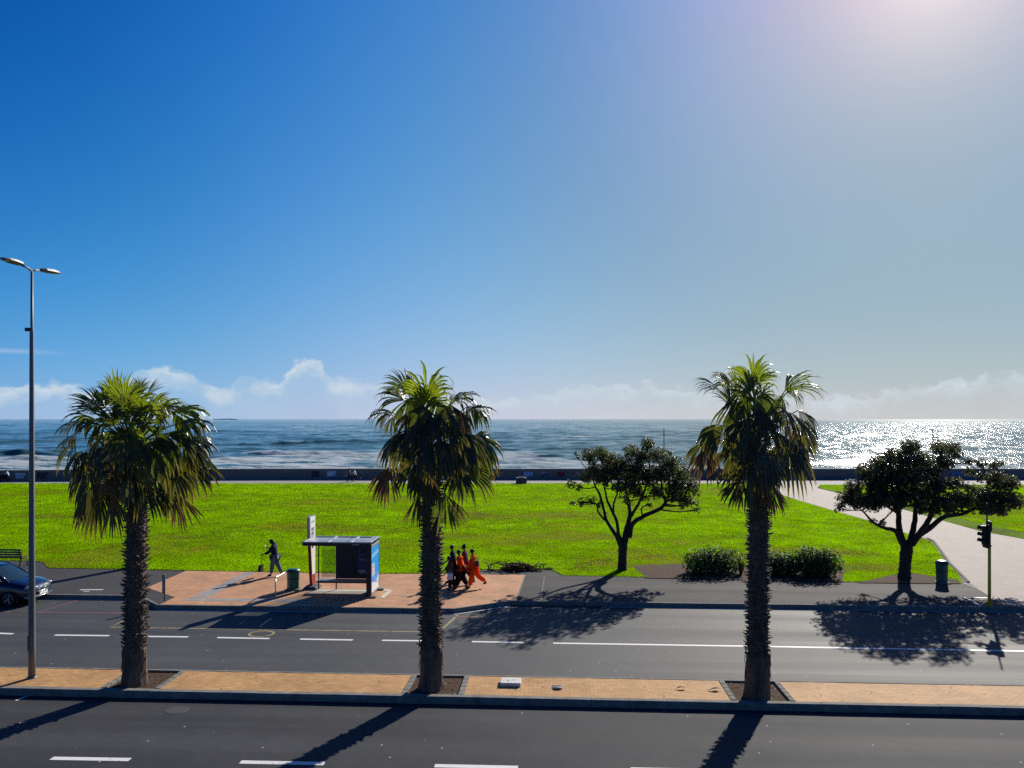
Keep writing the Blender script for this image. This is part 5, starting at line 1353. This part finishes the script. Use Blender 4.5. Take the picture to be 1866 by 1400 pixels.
for y_, c in ((962.5, (.16, .01, .01)), (974, (.16, .09, .01)), (985, (.01, .10, .05))):
    z = zz(y_); mb = MB(); n = 12; vs = []
    for k in range(n+1):
        a = math.pi*(-.12 + 1.24*k/n)
        for (x, rr, dz) in ((hx-.115, .115, 0), (hx-.28, .108, .015)): vs.append((x, math.cos(a)*rr, z-.02+math.sin(a)*rr+dz))
        for (x, rr, dz) in ((hx-.115, .104, 0), (hx-.28, .098, .015)): vs.append((x, math.cos(a)*rr, z-.02+math.sin(a)*rr+dz))
    fs = []
    for k in range(n): o = 4*k; fs += [(o, o+1, o+5, o+4), (o+2, o+6, o+7, o+3), (o+1, o+3, o+7, o+5)]
    mb.add(vs, fs); mb.build('visor', M['black'], head, smooth=True)
    mb = MB(); mb.lathe((hx-.116, 0, z-.02), [(.09, 0), (.085, .012), (.05, .028), (.004, .034)], 14, ax=Matrix.Rotation(-math.pi/2, 3, 'Y')); mb.build('lens', plain('signal_lens', c, .25, .5, var=.1, scale=30, bmp=.1), head)
for y_ in (966, 987, 992):
    mb = MB(); mb.tube([(hx+.02, 0, zz(y_)), (0, 0, zz(y_))], [.016, .016], 6); mb.build('bracket', M['black'], t)
mb = MB(); mb.tube([(hx+.05, .02, zz(990)), (hx+.05, .02, zz(957)), (hx+.05, .02, 4.05)], [.03, .03, .026], 10); mb.build('mast', M['dark_metal'], t, smooth=True)

# things lying on the median
b = at(931, 1246, ZM); t = thing('access_cover', 'white concrete access cover with two holes, lying on the brick median', 'cover', b, RA)
mb = MB(); vs = []
def qpx(L, z): return [uv(at(a, c, ZM)-Vector((0, 0, 0))) for a, c in L]
mb.rbox((0, 0, .045), (.56, .46, .10), .012); mb.build('slab', M['slab'], t)
for x in (-.07, .07):
    mb = MB(); mb.lathe((x, x*.4, .094), [(.026, 0), (.026, .004), (.01, .0045)], 10); mb.build('lifting_hole', M['black'], t)
b = at(1015, 1252.5, ZM); t = thing('open_hatch', 'small open black hatch with a bent pale flap in the brick median', 'hatch', b, RA)
mb = MB(); mb.rbox((0, 0, .005), (.26, .26, .016), .004); mb.build('frame', M['concrete'], t)
mb = MB(); mb.rbox((0, 0, .014), (.21, .21, .008), .002); mb.build('void', M['black'], t)
mb = MB(); mb.rbox((.02, -.11, .035), (.20, .05, .02), .006, M=Matrix.Rotation(.3, 3, 'X')); mb.tube([(-.06, -.12, .02), (-.03, -.14, .05), (.10, -.15, .03), (.16, -.12, .02)], [.012, .014, .014, .01], 6); mb.build('flap', M['slab'], t)
for (px, py, lab, L, k, pale) in ((1241, 1255.5, 'curled brown palm leaf scrap on the median, the smaller of the two', .30, .7, 0), (1303, 1258.5, 'torn brown palm leaf with a white tip on the median near the rightmost palm', .42, .9, 1)):
    b = at(px, py, ZM); mb = MB(); rr = random.Random(px)
    for i in range(5):
        a = rr.uniform(-.5, .6); o = Vector((math.cos(a), math.sin(a)*.6, 0)); p = Vector((-L*.5, 0, .01))
        p1 = p + o*L*.5 + UP*.05; p2 = p + o*L + UP*rr.uniform(.005, .05); s_ = Vector((-o.y, o.x, 0))*.03
        c = (.06*k, .035*k, .02*k) if not (pale and i == 2) else (.6, .58, .52)
        mb.add([p-s_*.4, p+s_*.4, p1+s_, p2, p1-s_], [(0, 1, 2, 4), (4, 2, 3)], c)
    o = mb.build('fallen_leaf', M['dead_frond'], color=True, loc=b); tag(o, lab, 'leaf', 'fallen leaves on the median')
b = at(322, 1294, 0); mb = MB(); mb.lathe((0, 0, 0), [(.30, .002), (.29, .008), (.25, .006), (.245, .009), (.01, .010)], 28)
o = mb.build('manhole_cover', plain('worn_iron', (.050, .050, .052), .7, .4, var=.3, scale=25, bmp=.6), loc=b, rz=RA); tag(o, 'round dark manhole cover in the near road', 'manhole cover')

# ------------------------------------------------------------------ car
b = at(-38, 1103, 0); WBX = at(20, 1105, 0)
ox, oy = WBX.x, WBX.y
fr = Vector((ox, oy, 0)) - Vector((1.22*CA, 1.22*SA, 0)) + Vector((-SA, CA, 0))*(.83-.12)
t = thing('parked_car', 'dark blue compact car with chrome grille at the kerb, cut by the left edge', 'car', fr, RA)
ST = [(2.06, .40, .36, .60), (2.00, .62, .27, .70), (1.86, .76, .21, .80), (1.60, .82, .19, .88), (1.25, .85, .18, .94), (.90, .86, .18, .985), (.2, .865, .18, 1.0), (-.9, .865, .18, 1.01), (-1.5, .85, .20, 1.0), (-1.85, .80, .24, .96), (-1.98, .66, .36, .88)]
mb = MB(); vs, fs = [], []
def sect(x, hw, zb, zt):
    L = [(hw*.80, zb), (hw*.97, zb+.10), (hw, zb+.30*(zt-zb)+.08), (hw*.985, zb+.72*(zt-zb)), (hw*.93, zt-.05), (hw*.82, zt), (hw*.45, zt+.025), (0, zt+.035)]
    return [(x, y_, z) for (y_, z) in L] + [(x, -y_, z) for (y_, z) in L[-2::-1]]
for s_ in ST: vs += sect(*s_)
m_ = 15
for i in range(len(ST)-1):
    for k in range(m_): k2 = (k+1) % m_; fs.append((i*m_+k, i*m_+k2, (i+1)*m_+k2, (i+1)*m_+k))
fs += [tuple(range(m_))[::-1], tuple((len(ST)-1)*m_+k for k in range(m_))]
mb.add(vs, fs); mb.build('body', M['car_paint'], t, smooth=True)
belt = [(1.08, .70, .99), (.92, .78, 1.0), (-.4, .79, 1.02), (-1.45, .76, 1.02), (-1.82, .62, .99)]
roof = [(.30, .56, 1.475), (.10, .60, 1.51), (-.5, .61, 1.535), (-1.2, .58, 1.50), (-1.48, .50, 1.44)]
def gh(i, s): return (Vector((belt[i][0], s*belt[i][1], belt[i][2])), Vector((roof[i][0], s*roof[i][1], roof[i][2])))
def pane(name, quads, mat):
    mb = MB()
    for q in quads: mb.add(q, [(0, 1, 2, 3)])
    return mb.build(name, mat, t)
a0, r0 = gh(0, -1); a1, r1 = gh(0, 1)
wsn = MB(); vs = []
for i in range(7):
    u = i/6; bow = .10*math.sin(math.pi*u); p = a0.lerp(a1, u) + Vector((bow, 0, 0)); q = r0.lerp(r1, u) + Vector((bow*.6, 0, .02*math.sin(math.pi*u))); vs += [p, q]
wsn.add(vs, [(2*i, 2*i+2, 2*i+3, 2*i+1) for i in range(6)]); wsn.build('windscreen', M['car_glass'], t, smooth=True)
for s in (-1, 1):
    pane('side_window', [[gh(i, s)[0], gh(i+1, s)[0], gh(i+1, s)[1], gh(i, s)[1]] for i in range(3)], M['car_glass'])
pane('rear_window', [[gh(3, -1)[0], gh(4, -1)[0], gh(4, -1)[1], gh(3, -1)[1]], [gh(4, -1)[0], gh(4, 1)[0], gh(4, 1)[1], gh(4, -1)[1]], [gh(4, 1)[0], gh(3, 1)[0], gh(3, 1)[1], gh(4, 1)[1]]], M['car_glass'])
mb = MB(); vs = []
for i in range(5):
    for k in range(7):
        u = -1 + 2*k/6; vs.append((roof[i][0], roof[i][1]*u*1.02, roof[i][2]+.035*(1-u*u)+.004))
mb.add(vs, [(i*7+k, i*7+k+1, i*7+8+k, i*7+7+k) for i in range(4) for k in range(6)])
for s in (-1, 1):
    for i, w_ in ((0, .035), (2, .03), (3, .04), (4, .05)): p, q = gh(i, s); mb.tube([p, q], [w_, w_*.8], 6)
    mb.tube([gh(i, s)[1] for i in range(5)], [.03]*5, 6); mb.tube([gh(i, s)[0] for i in range(5)], [.022]*5, 6)
mb.build('roof', M['car_paint'], t, smooth=True)
mb = MB(); vs = []
for k in range(5):
    u = -1+2*k/4; vs += [(2.075-.05*u*u, .36*u, .60), (2.03-.05*u*u, .33*u, .74)]
mb.add(vs, [(2*k, 2*k+2, 2*k+3, 2*k+1) for k in range(4)]); 
for z in (.62, .66, .70): mb.tube([(2.03, -.36, z), (2.085, 0, z), (2.03, .36, z)], [.013]*3, 6)
mb.lathe((2.10, 0, .66), [(.055, 0), (.05, .012), (.01, .014)], 14, ax=Matrix.Rotation(math.pi/2, 3, 'Y')); mb.build('grille', M['chrome'], t)
mb = MB(); mb.tube([(1.84, -.80, .36), (1.98, -.66, .34), (2.08, -.3, .33), (2.10, 0, .33), (2.08, .3, .33), (1.98, .66, .34), (1.84, .80, .36)], [.022]*7, 8); mb.tube([(1.97, -.60, .54), (2.07, -.3, .52), (2.09, 0, .52), (2.07, .3, .52), (1.97, .60, .54)], [.014]*5, 8); mb.build('bumper_trim', M['chrome'], t, smooth=True)
mb = MB(); mb.rbox((2.098, 0, .43), (.012, .50, .11), .003); mb.build('number_plate', M['white_paint'], t)
for s in (-1, 1):
    mb = MB(); mb.ball((1.83, s*.62, .715), .17, 12, 8, sq=(1.0, .78, .42)); hl = mb.build('headlight', M['lens'], t, smooth=True)
    mb = MB(); mb.ball((.86, s*.93, 1.05), .10, sq=(.6, 1, .75)); mb.tube([(.88, s*.80, 1.0), (.86, s*.90, 1.03)], [.03, .025], 6); mb.build('wing_mirror', M['car_paint'], t, smooth=True)
    mb = MB(); mb.tube([(-.15, s*.872, .86), (-.02, s*.885, .865), (.10, s*.872, .86)], [.012]*3, 6); mb.build('door_handle', M['chrome'], t)
    for x in (1.22, -1.25):
        wh = thing('wheel', None, None, (x, s*.80, .31)); wh.parent = t
        Rx = Matrix.Rotation(-s*math.pi/2, 3, 'X')
        mb = MB(); mb.lathe((0, 0, 0), [(.20, -.09), (.29, -.09), (.31, -.06), (.31, .06), (.29, .085), (.205, .088), (.20, .06)], 28, ax=Rx); mb.build('tyre', M['tyre'], wh, smooth=False)
        mb = MB(); mb.lathe((0, 0, 0), [(.205, .04), (.205, .082), (.19, .086), (.182, .055), (.05, .052), (.045, .075), (.01, .077)], 28, ax=Rx)
        for k in range(5):
            a = 2*math.pi*k/5; d = Vector((math.cos(a), 0, math.sin(a))); mb.tube([d*.04+Vector((0, s*.068, 0)), d*.19+Vector((0, s*.078, 0))], [.03, .022], 6, flat=.6)
        mb.build('rim', M['rim'], wh)
        mb = MB(); mb.lathe((x, s*.79, .31), [(.365, .02), (.365, .068), (.345, .072), (.345, .03)], 28, ax=Rx); mb.build('wheel_arch', M['black'], t)
# ------------------------------------------------------------------ people
SKIN = plain('dark_skin', (.075, .042, .028), .5, .4, var=.1, scale=20, bmp=.05)
SKIN2 = plain('tan_skin', (.30, .17, .115), .5, .4, var=.1, scale=20, bmp=.05)
HAIR = plain('black_hair', (.010, .009, .009), .6, .35, var=.3, scale=60, bmp=.5)
def cloth(name, c, var=.14): return plain(name, c, .85, .2, var=var, scale=9, bmp=.35)
CL = dict(orange=cloth('orange_cloth', (1.0, .15, .02)), black=cloth('black_cloth', (.012, .012, .015)), navy=cloth('navy_cloth', (.012, .016, .045)), jeans=cloth('jeans_cloth', (.10, .14, .19)), maroon=cloth('maroon_cloth', (.15, .022, .05)),
          brown=cloth('brown_cloth', (.085, .04, .03)), plum=cloth('plum_cloth', (.06, .03, .08)), pale=cloth('pale_cloth', (.50, .58, .70)), white=cloth('white_cloth', (.72, .72, .72)), grey=cloth('grey_cloth', (.09, .09, .10)), shoe=cloth('shoe', (.02, .018, .018)), shoe_w=cloth('pale_shoe', (.6, .6, .6)))
def hivis():
    m, nt, out = newmat('orange_workwear'); n = noise(nt, 9, 5, .6)
    c = ramp(nt, n.outputs['Fac'], [(.3, (.95, .12, .015)), (.7, (1.0, .19, .03))]).outputs['Color']
    p = N(nt, 'ShaderNodeBsdfPrincipled'); nt.links.new(c, p.inputs['Base Color']); p.inputs['Roughness'].default_value = .9; p.inputs['Specular IOR Level'].default_value = .1
    nt.links.new(bump(nt, noise(nt, 14, 4, .6).outputs['Fac'], .6, .03), p.inputs['Normal'])
    t = N(nt, 'ShaderNodeBsdfTranslucent'); nt.links.new(c, t.inputs['Color']); mx = N(nt, 'ShaderNodeMixShader'); mx.inputs[0].default_value = .5
    nt.links.new(p.outputs[0], mx.inputs[1]); nt.links.new(t.outputs[0], mx.inputs[2]); nt.links.new(mx.outputs[0], out.inputs['Surface']); return m
CL['orange'] = hivis()
def skin_mesh(name, verts, edges, root=0, sub=1, smooth=True):
    """grow one continuous surface over a skeleton: verts = [(co, rx, ry)]"""
    me = bpy.data.meshes.new(name+'_bones'); me.from_pydata([v[0] for v in verts], edges, []); me.update()
    o = bpy.data.objects.new(name+'_bones', me); COL.objects.link(o)
    md = o.modifiers.new('Skin', 'SKIN'); md.use_smooth_shade = True; md.branch_smoothing = .4
    if sub: s_ = o.modifiers.new('Sub', 'SUBSURF'); s_.levels = sub; s_.render_levels = sub
    sk = me.skin_vertices[0].data
    for i, v in enumerate(verts): sk[i].radius = (v[1], v[2]); sk[i].use_root = (i == root)
    dg = bpy.context.evaluated_depsgraph_get(); dg.update()
    res = bpy.data.meshes.new_from_object(o.evaluated_get(dg)); res.name = name
    bpy.data.objects.remove(o); bpy.data.meshes.remove(me)
    return res
def join_mesh(name, meshes):
    bm = bmesh.new()
    for m in meshes: bm.from_mesh(m)
    out = bpy.data.meshes.new(name); bm.to_mesh(out); bm.free()
    for p in out.polygons: p.use_smooth = True
    for m in meshes: bpy.data.meshes.remove(m)
    return out
def person(label, px, py, pxtop, heading, pose, top, legs, skin=None, shoe='shoe', hair='short', group=None, coat=0.0, loose=1.0, zg=None, thin=1.0):
    """heading: degrees, 0 faces away from the viewer, 90 faces left in the picture; pose: joint angles in degrees"""
    skin = skin or SKIN
    b = at(px, py, ZP if zg is None else zg); Hh = (at(px, pxtop, Y=b.y).z - b.z)
    k = Hh/1.75/pose.get('hf', 1.0)
    t = thing('person', label, 'person', b, R(heading), group)
    g = lambda n, d=0.0: R(pose.get(n, d))
    def V(x, y_, z): return Vector((x, y_, z))
    fw = lambda a: V(0, math.sin(a), -math.cos(a))            # limb hanging, swung forward by a
    J = {}
    hip = V(0, 0, .92)
    J['pel'] = hip; ln = g('lean')
    up = V(0, math.sin(ln), math.cos(ln))
    J['waist'] = hip + up*.14; J['chest'] = hip + up*.34; J['neck'] = hip + up*.53 ; 
    hd = ln + g('head'); uh = V(0, math.sin(hd), math.cos(hd)); fh = V(0, math.cos(hd), -math.sin(hd))
    J['neck2'] = J['neck'] + uh*.05; J['jaw'] = J['neck2'] + uh*.055 + fh*.028; J['face'] = J['jaw'] + uh*.075 + fh*.004; J['crown'] = J['face'] + uh*.075 - fh*.018
    for s, n in ((-1, 'l'), (1, 'r')):
        J['hip'+n] = hip + V(s*.085, 0, -.03)
        a = g('thigh_'+n); kn = g('knee_'+n); J['knee'+n] = J['hip'+n] + (fw(a) + V(s*.03, 0, 0))*.42
        J['ank'+n] = J['knee'+n] + fw(a-kn)*.41
        ft = g('foot_'+n); J['toe'+n] = J['ank'+n] + V(0, math.cos(ft)*.17, -.055 - math.sin(ft)*.10); J['heel'+n] = J['ank'+n] + V(0, -.03, -.05)
        sh = J['chest'] + up*.13 + V(s*.17, 0, 0); J['sho'+n] = sh
        a = g('arm_'+n, 5); ab = g('out_'+n, 9); e = g('elb_'+n, 15); inn = g('in_'+n, 0)
        d1 = V(s*math.sin(ab), math.sin(a)*math.cos(ab), -math.cos(a)*math.cos(ab)); J['elb'+n] = sh + d1*.29
        a2 = a + e; d2 = V(s*math.sin(ab*.6) - s*math.sin(inn), math.sin(a2), -math.cos(a2)).normalized(); J['wri'+n] = J['elb'+n] + d2*.25; J['hand'+n] = J['wri'+n] + d2*.09
        J['hd'+n] = d2
    low = min(min(J['toe'+n].z, J['heel'+n].z) for n in 'lr') - .025
    for q in J: 
        if not q.startswith('hd'): J[q] = (J[q] - V(0, 0, low))*k
    # body -------------------------------------------------------------
    vs, es, ix = [], [], {}
    def add(n, rx, ry=None, pa=None):
        ix[n] = len(vs); vs.append((J[n], rx*k*thin, (ry or rx)*k*thin))
        if pa: es.append((ix[pa], ix[n]))
    add('pel', .115, .09); add('waist', .105, .08, 'pel'); add('chest', .125, .09, 'waist'); add('neck', .055, .05, 'chest'); add('neck2', .046, .046, 'neck'); add('jaw', .056, .062, 'neck2'); add('face', .072, .088, 'jaw'); add('crown', .060, .070, 'face')
    for n in 'lr':
        add('hip'+n, .082, .082, 'pel'); add('knee'+n, .055, .055, 'hip'+n); add('ank'+n, .038, .038, 'knee'+n); add('toe'+n, .03, .036, 'ank'+n)
        add('sho'+n, .058, .055, 'chest'); add('elb'+n, .040, .040, 'sho'+n); add('wri'+n, .026, .026, 'elb'+n); add('hand'+n, .018, .036, 'wri'+n)
    parts = [skin_mesh('body', vs, es)]
    for s, n in ((-1, 'l'), (1, 'r')):
        d = J['hd'+n]; sd = V(0, 1, 0) - d*d.y; sd = sd.normalized() if sd.length > .2 else V(1, 0, 0); pn = d.cross(sd).normalized()*(-s)
        for f, (off, l) in enumerate(((-.027, .062), (-.009, .074), (.009, .079), (.026, .070))):
            p0 = J['hand'+n] + sd*off*k + d*(-.01*k); p1 = p0 + d*(.03+l*.35)*k; p2 = p1 + (d*.85+pn*.5)*l*.4*k; p3 = p2 + (d*.5+pn*.85).normalized()*l*.32*k
            parts.append(skin_mesh('finger', [(p0, .0095*k, .0095*k), (p1, .009*k, .009*k), (p2, .008*k, .008*k), (p3, .0068*k, .0068*k)], [(0, 1), (1, 2), (2, 3)], sub=1))
        p0 = J['wri'+n] + d*.03*k + sd*.02*k; p1 = p0 + (d*.5+sd*.8).normalized()*.045*k; p2 = p1 + (d*.85+sd*.3+pn*.3).normalized()*.035*k
        parts.append(skin_mesh('thumb', [(p0, .012*k, .012*k), (p1, .0105*k, .0105*k), (p2, .008*k, .008*k)], [(0, 1), (1, 2)], sub=1))
    # nose, ears
    F0 = J['face']
    nb = MB(); nb.ball(F0 + fh*.088*k - uh*.005*k, .016*k, 8, 6, sq=(.8, 1.1, 1.3))
    for s in (-1, 1): nb.ball(F0 + V(s*.073*k, 0, 0) - fh*.008*k, .022*k, 8, 6, sq=(.35, .8, 1.2))
    nb.ball(J['jaw'] + fh*.058*k + uh*.012*k, .017*k, 8, 5, sq=(1.3, .6, .45))
    parts.append(nb.mesh('nose', True))
    bme = join_mesh('person_body', parts); bme.materials.append(skin)
    bo = bpy.data.objects.new('body', bme); COL.objects.link(bo); bo.parent = t
    for s in (-1, 1):
        mb = MB(); mb.ball(F0 + fh*.077*k + V(s*.030*k, 0, 0) + uh*.016*k, .012*k, 8, 6); mb.build('eye', HAIR, t, smooth=True)
    # hair ---------------------------------------------------------------
    mb = MB(); Mh = Matrix((V(1, 0, 0), fh, uh)).transposed()
    mb.ball(F0 + uh*.040*k - fh*.018*k, .098*k, 14, 9, sq=(.90, 1.05, .92), M=Mh)
    if hair == 'bun': mb.ball(F0 + uh*.13*k - fh*.05*k, .055*k, 10, 7)
    if hair == 'hood': mb.ball(F0 - fh*.03*k - uh*.02*k, .105*k, 12, 8, sq=(.95, .95, 1.2), M=Mh); mb.ball(J['neck2'] - fh*.03*k, .085*k, 10, 7, sq=(1.1, .9, .9))
    if hair == 'cap': mb.tube([F0 + uh*.06*k + fh*.06*k, F0 + uh*.055*k + fh*.15*k], [.07*k, .05*k], 8, flat=.15, side=(1, 0, 0))
    mb.build('hood' if hair == 'hood' else ('cap' if hair == 'cap' else 'hair'), CL[top] if hair == 'hood' else HAIR, t, smooth=True)
    # jacket ----------------------------------------------------------------
    def clothes(name, L, E, mat):
        i2 = {}; v2 = []
        for (n, rx, ry) in L: i2[n] = len(v2); v2.append((J[n], rx*k*loose*thin*1.28, ry*k*loose*thin*1.28))
        me = skin_mesh(name, v2, [(i2[a], i2[c]) for a, c in E]); me.materials.append(mat)
        o = bpy.data.objects.new(name, me); COL.objects.link(o); o.parent = t; return o
    J['hem'] = J['pel'] - up*.02*k
    jl = [('waist', .135, .11), ('chest', .155, .12), ('neck', .075, .07), ('pel', .145, .115)]
    je = [('waist', 'chest'), ('chest', 'neck'), ('waist', 'pel')]
    for n in 'lr':
        J['cuf'+n] = J['elb'+n].lerp(J['wri'+n], .92)
        jl += [('sho'+n, .075, .07), ('elb'+n, .058, .058), ('cuf'+n, .042, .042)]; je += [('chest', 'sho'+n), ('sho'+n, 'elb'+n), ('elb'+n, 'cuf'+n)]
    clothes('coat' if coat else 'jacket', jl, je, CL[top])
    if coat:                                   # long skirt of the coat: a flared closed tube
        mb = MB(); pts, rad = [], []
        mid_ = (J['kneel']+J['kneer'])/2
        for u in (0, .25, .5, .75, 1.0): pts.append(J['pel'].lerp(mid_, u*coat) + V(0, 0, .06*k*(1-u))); rad.append((.175+.05*u)*k*loose)
        mb.tube(pts, rad, 18, side=(1, 0, 0), flat=.85); mb.build('coat_skirt', CL[top], t, smooth=True)
    tl, te = [('pel', .13, .105)], []
    for n in 'lr':
        J['tcu'+n] = J['knee'+n].lerp(J['ank'+n], .95)
        tl += [('hip'+n, .098, .098), ('knee'+n, .073, .073), ('tcu'+n, .060, .060)]; te += [('pel', 'hip'+n), ('hip'+n, 'knee'+n), ('knee'+n, 'tcu'+n)]
    clothes('trousers', tl, te, CL[legs])
    for n in 'lr':
        me = skin_mesh('shoe', [(J['heel'+n], .040*k, .042*k), (J['heel'+n].lerp(J['toe'+n], .55), .042*k, .040*k), (J['toe'+n], .036*k, .032*k)], [(0, 1), (1, 2)]); me.materials.append(CL[shoe])
        o = bpy.data.objects.new('shoe', me); COL.objects.link(o); o.parent = t
    return t, J, k
WALK = dict(lean=4, thigh_l=24, knee_l=6, foot_l=-6, thigh_r=-16, knee_r=22, foot_r=40, arm_l=-18, elb_l=22, arm_r=22, elb_r=28)
def walk(**kw): d = dict(WALK); d.update(kw); return d
GRP = 'people walking together past the bus shelter'
HD = 90
def wp(t, v): return t.matrix_basis @ v
# sweeper with phone and long-handled dustpan
t, J, k = person('person in a dark hooded top and grey-blue jeans, looking at a phone', 501, 1049.5, 982, 84,
    dict(lean=7, head=22, thigh_l=13, knee_l=5, thigh_r=-15, knee_r=12, foot_r=30, arm_r=24, elb_r=98, in_r=14, arm_l=30, elb_l=38, out_l=8), 'navy', 'jeans', hair='hood', loose=1.2)
p = J['handr']; mb = MB(); mb.rbox(p + J['hdr']*.07*k + Vector((-.02, 0, .02)), (.075*k, .012*k, .15*k), .008, M=Matrix.Rotation(-.6, 3, 'X'))
o = mb.build('phone', M['black']); o.matrix_basis = t.matrix_basis; tag(o, 'dark phone held up in the hand of the person with the dustpan', 'phone')
pt = thing('dustpan', 'dark long-handled dustpan held low in front of the person in jeans', 'dustpan', t.location, t.rotation_euler.z)
p = J['handl'] + Vector((0, .02, -.02)); q = Vector((p.x-.02, p.y+.03, .52))
mb = MB(); mb.tube([p + (p-q)*.06, q], [.014, .014], 8); mb.build('handle', M['black'], pt, smooth=True)
mb = MB(); mb.add([(q.x+sx*.12, q.y+yy, z) for sx in (-1, 1) for (yy, z) in ((-.08, .58), (.07, .54), (.12, .26), (-.04, .24))], [(0, 1, 2, 3), (7, 6, 5, 4), (0, 4, 5, 1), (0, 3, 7, 4), (3, 2, 6, 7)]); mb.build('pan', M['black'], pt)
mb = MB(); mb.rbox((q.x, q.y+.06, .235), (.24, .12, .02), .006); mb.build('lip', M['white_paint'], pt)
# the group
person('person in a full orange suit, last of the group, striding with a dark bag', 864, 1071.5, 1000, 84, walk(lean=6, thigh_l=16, thigh_r=-24, knee_r=34, arm_r=-12, elb_r=20, arm_l=18), 'orange', 'orange', group=GRP, loose=1.32)
tb_ = at(869.5, 1071.5, ZP)
person('person in an orange jacket and black trousers, in the middle of the group', 839, 1073, 1003, 86, walk(lean=5, thigh_l=14, thigh_r=-14, knee_r=16, arm_r=6, elb_r=14), 'orange', 'black', group=GRP, loose=1.55)
person('person in a long maroon coat with hair tied up, behind the two orange jackets', 848, 1063.5, 992, 82, walk(thigh_l=20, thigh_r=-18), 'maroon', 'black', hair='bun', group=GRP, coat=.85, loose=1.25)
person('person in dark navy, farthest left at the back of the group', 826, 1062, 993, 86, walk(thigh_l=18, thigh_r=-14), 'navy', 'black', group=GRP, loose=1.25)
person('person in a brown jacket at the front left of the group carrying a white bag', 823, 1077, 1015, 96, walk(lean=10, thigh_l=10, thigh_r=-8, knee_r=10, arm_l=12, elb_l=30), 'brown', 'black', group=GRP, loose=1.25)
def bag(px, py, Y, w_, h_, d_, mat, lab):
    c = at(px, py, Y=Y); t = thing('bag', lab, 'bag', c, R(8))
    mb = MB(); mb.rbox((0, 0, 0), (w_, d_, h_), min(w_, d_)*.35, seg=3); mb.build('sack', mat, t, smooth=True)
    mb = MB(); mb.tube([(-w_*.3, 0, h_*.45), (-w_*.15, 0, h_*.95), (w_*.15, 0, h_*.95), (w_*.3, 0, h_*.45)], [.012]*4, 6); mb.build('strap', mat, t, smooth=True)
bag(869.5, 1029, at(864, 1071.5, ZP).y-.12, .16, .34, .14, CL['grey'], 'dark shoulder bag hanging behind the person in the full orange suit')
bag(820.5, 1050.5, at(823, 1077, ZP).y-.22, .22, .30, .14, CL['white'], 'white bag carried by the person in the brown jacket')
# promenade
PG = 'two runners on the promenade'
person('person in a dark top and dark trousers running on the promenade, left of a companion', 637.5, 878.5, 852.5, 88, walk(thigh_l=30, knee_l=20, thigh_r=-20, knee_r=40, arm_l=-25, elb_l=80, arm_r=25, elb_r=80), 'grey', 'black', SKIN2, group=PG, hair='short')
person('person in a white top and dark shorts running on the promenade, trailing leg kicked back', 647.5, 877.5, 853, 88, walk(lean=14, thigh_l=34, knee_l=20, thigh_r=-34, knee_r=60, foot_r=60, arm_l=-25, elb_l=80, arm_r=30, elb_r=80), 'white', 'black', SKIN2, shoe='shoe_w', group=PG)
person('person in a pale blue top leaning over a dark pushchair by the sea wall', 14.5, 878.5, 856, 92, walk(lean=14, thigh_l=20, thigh_r=-14, arm_l=40, elb_l=30, arm_r=40, elb_r=30, out_l=4, out_r=4), 'pale', 'black', SKIN2)
b = at(5.5, 878.8, ZP); t = thing('pushchair', 'dark hooded pushchair on the promenade at the left edge', 'pushchair', b, R(92))
mb = MB(); mb.ball((0, .0, .62), .33, 14, 9, sq=(.75, 1.15, .85)); mb.rbox((0, .18, .42), (.42, .55, .16), .06); mb.build('hooded_seat', CL['black'], t, smooth=True)
mb = MB(); mb.tube([(0, -.62, 1.0), (0, -.45, .9), (0, .35, .2)], [.02]*3, 6); mb.tube([(0, -.1, .55), (0, -.35, .16)], [.02]*2, 6); mb.tube([(-.2, -.62, 1.0), (.2, -.62, 1.0)], [.02]*2, 6); mb.build('frame', M['dark_metal'], t)
for x, y_ in ((-.22, -.35), (.22, -.35), (-.2, .38), (.2, .38)):
    mb = MB(); mb.lathe((x, y_, .14), [(.05, -.02), (.13, -.022), (.14, 0), (.13, .022), (.05, .02)], 14, ax=Matrix.Rotation(math.pi/2, 3, 'Y')); mb.build('wheel', M['tyre'], t)
